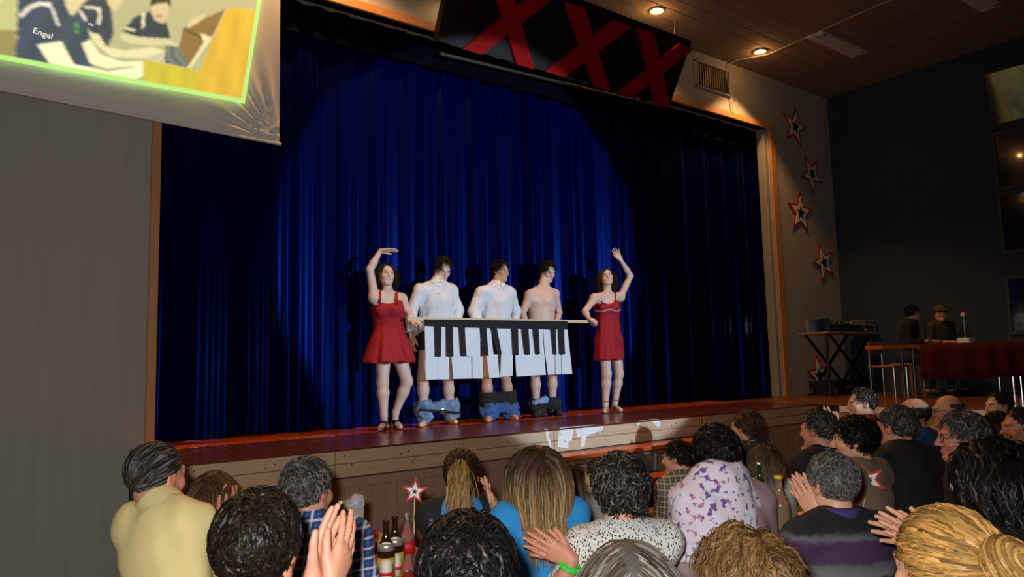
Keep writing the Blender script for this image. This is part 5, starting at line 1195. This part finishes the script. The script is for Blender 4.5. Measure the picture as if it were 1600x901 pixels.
bottle('small green bottle with gold neck beside the man in dark sweater', np.array([*onz(1235, 676, .99)[:2]*0+onz(1235, 722, .75)[:2], .75]) if False else np.array([3.47, 2.42, .75]), .30, .03, gglass, foil, [('neck_label', lab_y, .17, .20, 1.2, .029)], name='green_bottle')
for (u, v), lb in (((1187, 785), 'short drinking glass with red juice near the yellow capped bottle'), ((1204, 776), 'drinking glass standing behind the juice glass')):
    c = B(u, v, .87); r_ = thing('drinking_glass', c, lb, 'glass', 'drinking glasses')
    MB().lathe(c, [(.024, 0), (.027, .004), (.033, .12), (.0315, .12), (.025, .012), (.002, .01)], 18).build('tumbler', clear, r_, smooth=True)
    MB().lathe(c, [(.002, .013), (.024, .014), (.0275, .06), (.002, .061)], 16).build('juice', mat('red_juice', S('8a1418') if u < 1190 else S('a8602a'), .2), r_, smooth=True)
# star picks
def star_pick(label, base, top, R_, rot):
    r_ = thing('star_pick', base, label, 'star pick', 'stars on sticks')
    MB().tube([base, top], .0032, 6).build('stick', mat('pick_wood', S('cdb48c'), .6), r_)
    f = nrm((CAM-top)*np.array([1, 1, 0])); ax = np.array([-f[1], f[0], 0]); ax = ax if ax@RX > 0 else -ax
    for nm, k, m_, o_ in (('red_star', 1.0, smr, 0), ('white_star', .66, smw, .004), ('blue_star', .25, mat('star_navy', S('1a2030'), .6), .007)):
        MB().prism(star_pts(top+f*o_, R_*k, rot, .42, ax), f*.004).build(nm, m_, r_)
b0 = np.array([1.67, 2.94, .75]); star_pick('red and white star on a stick on the left table', b0, ony(648, 767, 2.94)*np.array([1, 1, 1]), .062, 84)
b0 = np.array([3.60, 1.97, .75]); star_pick('red and white star on a stick in front of the taupe sweater', b0, ony(1358, 749, 1.96), .085, 40)
# cellophane bag, basket and pastry
c = B(553, 784, 1.0); F = Field(c-.12, c+np.array([.12, .12, .34]), .007); F.cone(c+np.array([0, 0, .03]), c+np.array([0, 0, .13]), .04, .03, .02); F.cone(c+np.array([0, 0, .13]), c+np.array([.01, 0, .24]), .018, .045, .02); F.wrinkle(.005, 90, 4); V, Q = F.mesh()
r_ = thing('cellophane_bag', c, 'crinkled clear cellophane bag tied at the middle', 'bag'); obj('film', V, Q, mat('cellophane', (.85, .87, .9), .12, trans=.75), r_, smooth=True)
MB().tube([c+np.array([.022*math.cos(t), .022*math.sin(t), .135]) for t in np.linspace(0, 6.283, 12)], .004, 6, False).build('tie', foil, r_)
c = np.array([1.60, 3.36, .75]); r_ = thing('snack_basket', c, 'flat wicker basket of wrapped sweets at the table end', 'basket')
wick = mat('wicker', S('b08e60'), .7, noise=.3, nscale=40)
MB().lathe(c, [(.10, 0), (.115, .01), (.135, .05), (.128, .05), (.105, .014), (.002, .012)], 22).build('bowl', wick, r_)
for k in range(22):
    a = 2*math.pi*k/22; MB().box(c+np.array([.132*math.cos(a)-.012, .132*math.sin(a)-.012, .02]), c+np.array([.132*math.cos(a)+.012, .132*math.sin(a)+.012, .052]), .004).build('weave', wick, r_)
for k, (dx, dy, cc) in enumerate(((-.04, -.03, 'd8a030'), (.03, -.04, 'c02030'), (.0, .03, 'd8b060'), (.055, .02, 'b03028'), (-.06, .03, 'e0c070'))):
    F = Field(c+np.array([dx-.05, dy-.05, 0]), c+np.array([dx+.05, dy+.05, .13]), .006); F.ell(c+np.array([dx, dy, .045]), (.032, .026, .024)); F.cone(c+np.array([dx-.03, dy, .05]), c+np.array([dx-.05, dy, .06]), .006, .016, .006); F.cone(c+np.array([dx+.03, dy, .05]), c+np.array([dx+.05, dy, .06]), .006, .016, .006); F.wrinkle(.002, 150, k); V, Q = F.mesh()
    tag(obj('wrapped_sweet', V, Q, mat('sweet_'+cc, S(cc), .25), loc=c+np.array([dx, dy, .02]), smooth=True), ('wrapped golden sweet at the near left of the basket', 'wrapped bright red sweet at the near right of the basket', 'wrapped pale gold sweet in the middle of the basket', 'wrapped dark red sweet at the right of the basket', 'wrapped yellow sweet at the far left of the basket')[k], 'sweet', 'sweets in the basket')
p = onz(575, 893, .75); o = MB().prism([p+np.array(q) for q in ((-.09, -.05, .0006), (.05, -.1, .0006), (.10, .03, .0006), (-.04, .08, .0006))], (0, 0, .002)).build('green_card', mat('lime_card', S('6fae28'), .6), loc=p); tag(o, 'lime green card lying on the red left table', 'card')
p = onz(1376, 848, .75); o = MB().tube([p+np.array([-.05, .03, .006]), p+np.array([.06, -.03, .006])], [.004, .005], 8).build('pen', mat('pen_silver', (.5, .5, .5), .3, .6), loc=p); tag(o, 'silver and black pen on the red runner at right', 'pen')
# ------------------------------------------------------------------ table, people and sound gear on the podium
P0 = np.array([10.7, 4.85, 1.0]); dd = np.array([.867, -.498, 0]); nn_ = np.array([.498, .867, 0]); z_ = np.array([0, 0, 1.])
Q_ = lambda t, k, z: P0+dd*t+nn_*k+z_*z
tb = thing('podium_table', Q_(.6, .25, 0), 'wooden chrome legged table on the podium under a red cloth', 'table')
MB().prism([Q_(-.48, 0, .69), Q_(1.70, 0, .69), Q_(1.70, .40, .69), Q_(-.48, .40, .69)], z_*.05).build('table_top', mat('podium_table_wood', S('a8662c'), .4), tb)
for t, k in ((0.0, .05), (.12, .03), (1.5, .05), (1.62, .05), (.05, .36), (1.55, .36)): MB().tube([Q_(t, k, 0), Q_(t, k, .69)], .018, 10).build('leg', chrome, tb)
xs2 = np.linspace(.06, 1.71, 80); V = []; F = []
prof = [(.41, .742), (.2, .745), (.0, .745), (-.012, .738), (-.02, .6), (-.03, .42), (-.035, .26)]
for j, (k, zz_) in enumerate(prof):
    for t in xs2:
        w_ = max(0, (j-3)/3)*.022*math.sin(t*17+.8*math.sin(t*5)); V.append(Q_(t, k+w_-max(0, (j-3))*.004, zz_))
n = len(xs2); F = np.array([(j*n+i, (j+1)*n+i, (j+1)*n+i+1, j*n+i+1) for j in range(len(prof)-1) for i in range(n-1)])
o = obj('red_tablecloth', V, F, redm, loc=Q_(.9, 0, .26), smooth=True); tag(o, 'dark red tablecloth hanging over the podium table', 'tablecloth')
md = o.modifiers.new('thick', 'SOLIDIFY'); md.thickness = .004
c = Q_(.95, .2, .748); o = MB().box(c+np.array([-.1, -.08, 0]), c+np.array([.1, .08, .07]), .006).build('white_box', whitem, loc=c); tag(o, 'small white box on the podium table', 'box')
c = Q_(1.02, .3, .748); r_ = thing('table_lamp', c, 'slim microphone stand with pale cap on the podium table', 'microphone'); MB().tube([c, c+z_*.40], .008, 8).build('stem', steel, r_); MB().lathe(c, [(.05, 0), (.05, .012), (.01, .02)], 16).build('base', black, r_); MB().box(c+np.array([-.03, -.03, .38]), c+np.array([.03, .03, .44]), .01).build('cap', mat('pale_cap', (.6, .5, .45), .6), r_)
r_.name = 'microphone_stand'
for t, lb in ((.28, 'small clear tumbler at the left of the podium table'), (1.52, 'small clear tumbler at the right of the podium table')):
    c = Q_(t, .06, .748); r_ = thing('tumbler', c, lb, 'glass', 'tumblers on the podium table'); MB().lathe(c, [(.02, 0), (.026, .09), (.024, .09), (.018, .006)], 14).build('glass_wall', clear, r_, smooth=True)
# chair at the table end
c = onz(1398, 619, 1.0); ch = thing('chair', c, 'wooden chair with chrome legs at the left end of the podium table', 'chair')
MB().box((c[0]-.05, c[1]-.05, 1.42), (c[0]+.37, c[1]+.35, 1.45), .01).build('seat', WOODM, ch)
MB().box((c[0]-.05, c[1]+.30, 1.62), (c[0]+.37, c[1]+.33, 1.80), .01).build('backrest', WOODM, ch)
for a, b_ in ((-.03, -.03), (.35, -.03), (-.03, .32), (.35, .32)): MB().tube([(c[0]+a, c[1]+b_, 1.0), (c[0]+a, c[1]+b_, 1.42 if b_ < 0 else 1.8)], .013, 8).build('leg', chrome, ch)
p = Q_(.72, .86, 1.23); u1, v1 = proj(p)
person_at('man in black pullover leaning over the podium table', (1427, 489), 2.22, dict(m=cl('black_pullover', '0c0c0e')), HS('1a1410', n=700), seed=140, hyaw=120, yaw=165, lean=14, base=1.0, group='people at the podium table')
person_at('man in peaked cap and olive jacket sitting at the podium table', (1470, 490), 2.20, dict(m=cl('olive_jacket', '3c3a30')), HS('2a2018', n=500, L=.03), seed=141, hyaw=235, yaw=205, lean=8, base=1.0, group='people at the podium table',
          spec=dict(glasses=True)) 
hp = onz(1470, 490, 2.20); Rm = head_rot(235, 2, 0); F = Field(hp-.2, hp+.25, .008); F.ell(hp+Rm@np.array([0, -.015, .055]), (.09, .108, .085), Rm); F.cone(hp+Rm@np.array([-.05, .09, .05]), hp+Rm@np.array([.05, .09, .05]), .02, .02, .02); F.ell(hp+Rm@np.array([0, -.015, -.03]), (.12, .14, .075), Rm, .01, True); V, Q = F.mesh()
o = obj('cap', V, Q, cl('cap_cloth', '4a4438'), loc=hp, smooth=True); tag(o, 'soft grey cap on the head of the olive jacket man', 'cap')
# mixer on a folding stand in the corner
yk = 6.2; a = ony(1288, 518, yk); b_ = ony(1368, 517, yk)
r_ = thing('mixer_stand', (11.4, yk, 1.0), 'black folding cross legged stand in the corner of the podium', 'stand')
zt = a[2]; MB().box((a[0], yk-.05, zt-.03), (b_[0], yk+.45, zt), .006).build('shelf', mat('shelf_wood', S('9a7e5a'), .5), r_)
blk = mat('black_steel', (.012, .012, .013), .4, .3); w0, w1 = a[0]+.18, b_[0]-.18
for yy in (yk, yk+.4):
    MB().tube([(w0, yy, 1.02), (w1, yy, zt-.03)], .022, 8).build('cross_leg', blk, r_); MB().tube([(w1, yy+.03, 1.02), (w0, yy+.03, zt-.03)], .022, 8).build('cross_leg', blk, r_)
for xx in (a[0]+.10, b_[0]-.12): MB().tube([(xx, yk+.03, 1.0), (xx, yk+.03, zt-.03)], .022, 8).build('post', blk, r_)
for xx in (w0, w1): MB().tube([(xx, yk-.05, 1.02), (xx, yk+.45, 1.02)], .02, 8).build('foot', blk, r_)
mx = thing('audio_mixer', (11.4, yk+.2, zt), 'black audio mixer with chrome knobs on the corner stand', 'mixer'); m0, m1 = a[0]+.16, b_[0]-.02
MB().prism([(m0, yk, zt+.001), (m0, yk+.4, zt+.001), (m0, yk+.4, zt+.2), (m0, yk+.02, zt+.11)], (m1-m0, 0, 0)).build('case', blk, mx)
for xx in (m0-.012, m1+.002, m0+(m1-m0)*.78): MB().box((xx, yk-.01, zt+.001), (xx+.012, yk+.40, zt+.21), .002).build('side_cheek', chrome, mx)
MB().box((m0, yk-.006, zt+.045), (m1, yk+.0, zt+.055)).build('trim_strip', chrome, mx)
for k in range(8):
    x = m0+.08+(m1-m0-.16)*k/7; MB().lathe((x, yk+.16, zt+.142), [(.016, 0), (.014, .02), (.005, .024)], 10).build('knob', chrome, mx, smooth=True)
c = np.array([a[0]+.3, yk+.05, 1.0]); bx_ = thing('equipment_case', c, 'dark blue equipment case under the corner stand', 'case'); MB().box(c, c+np.array([.95, .45, .22]), .012).build('shell', mat('case_blue', S('161a3a'), .5), bx_); MB().box(c+np.array([.3, -.012, .10]), c+np.array([.55, 0, .14]), .004).build('handle', steel, bx_)
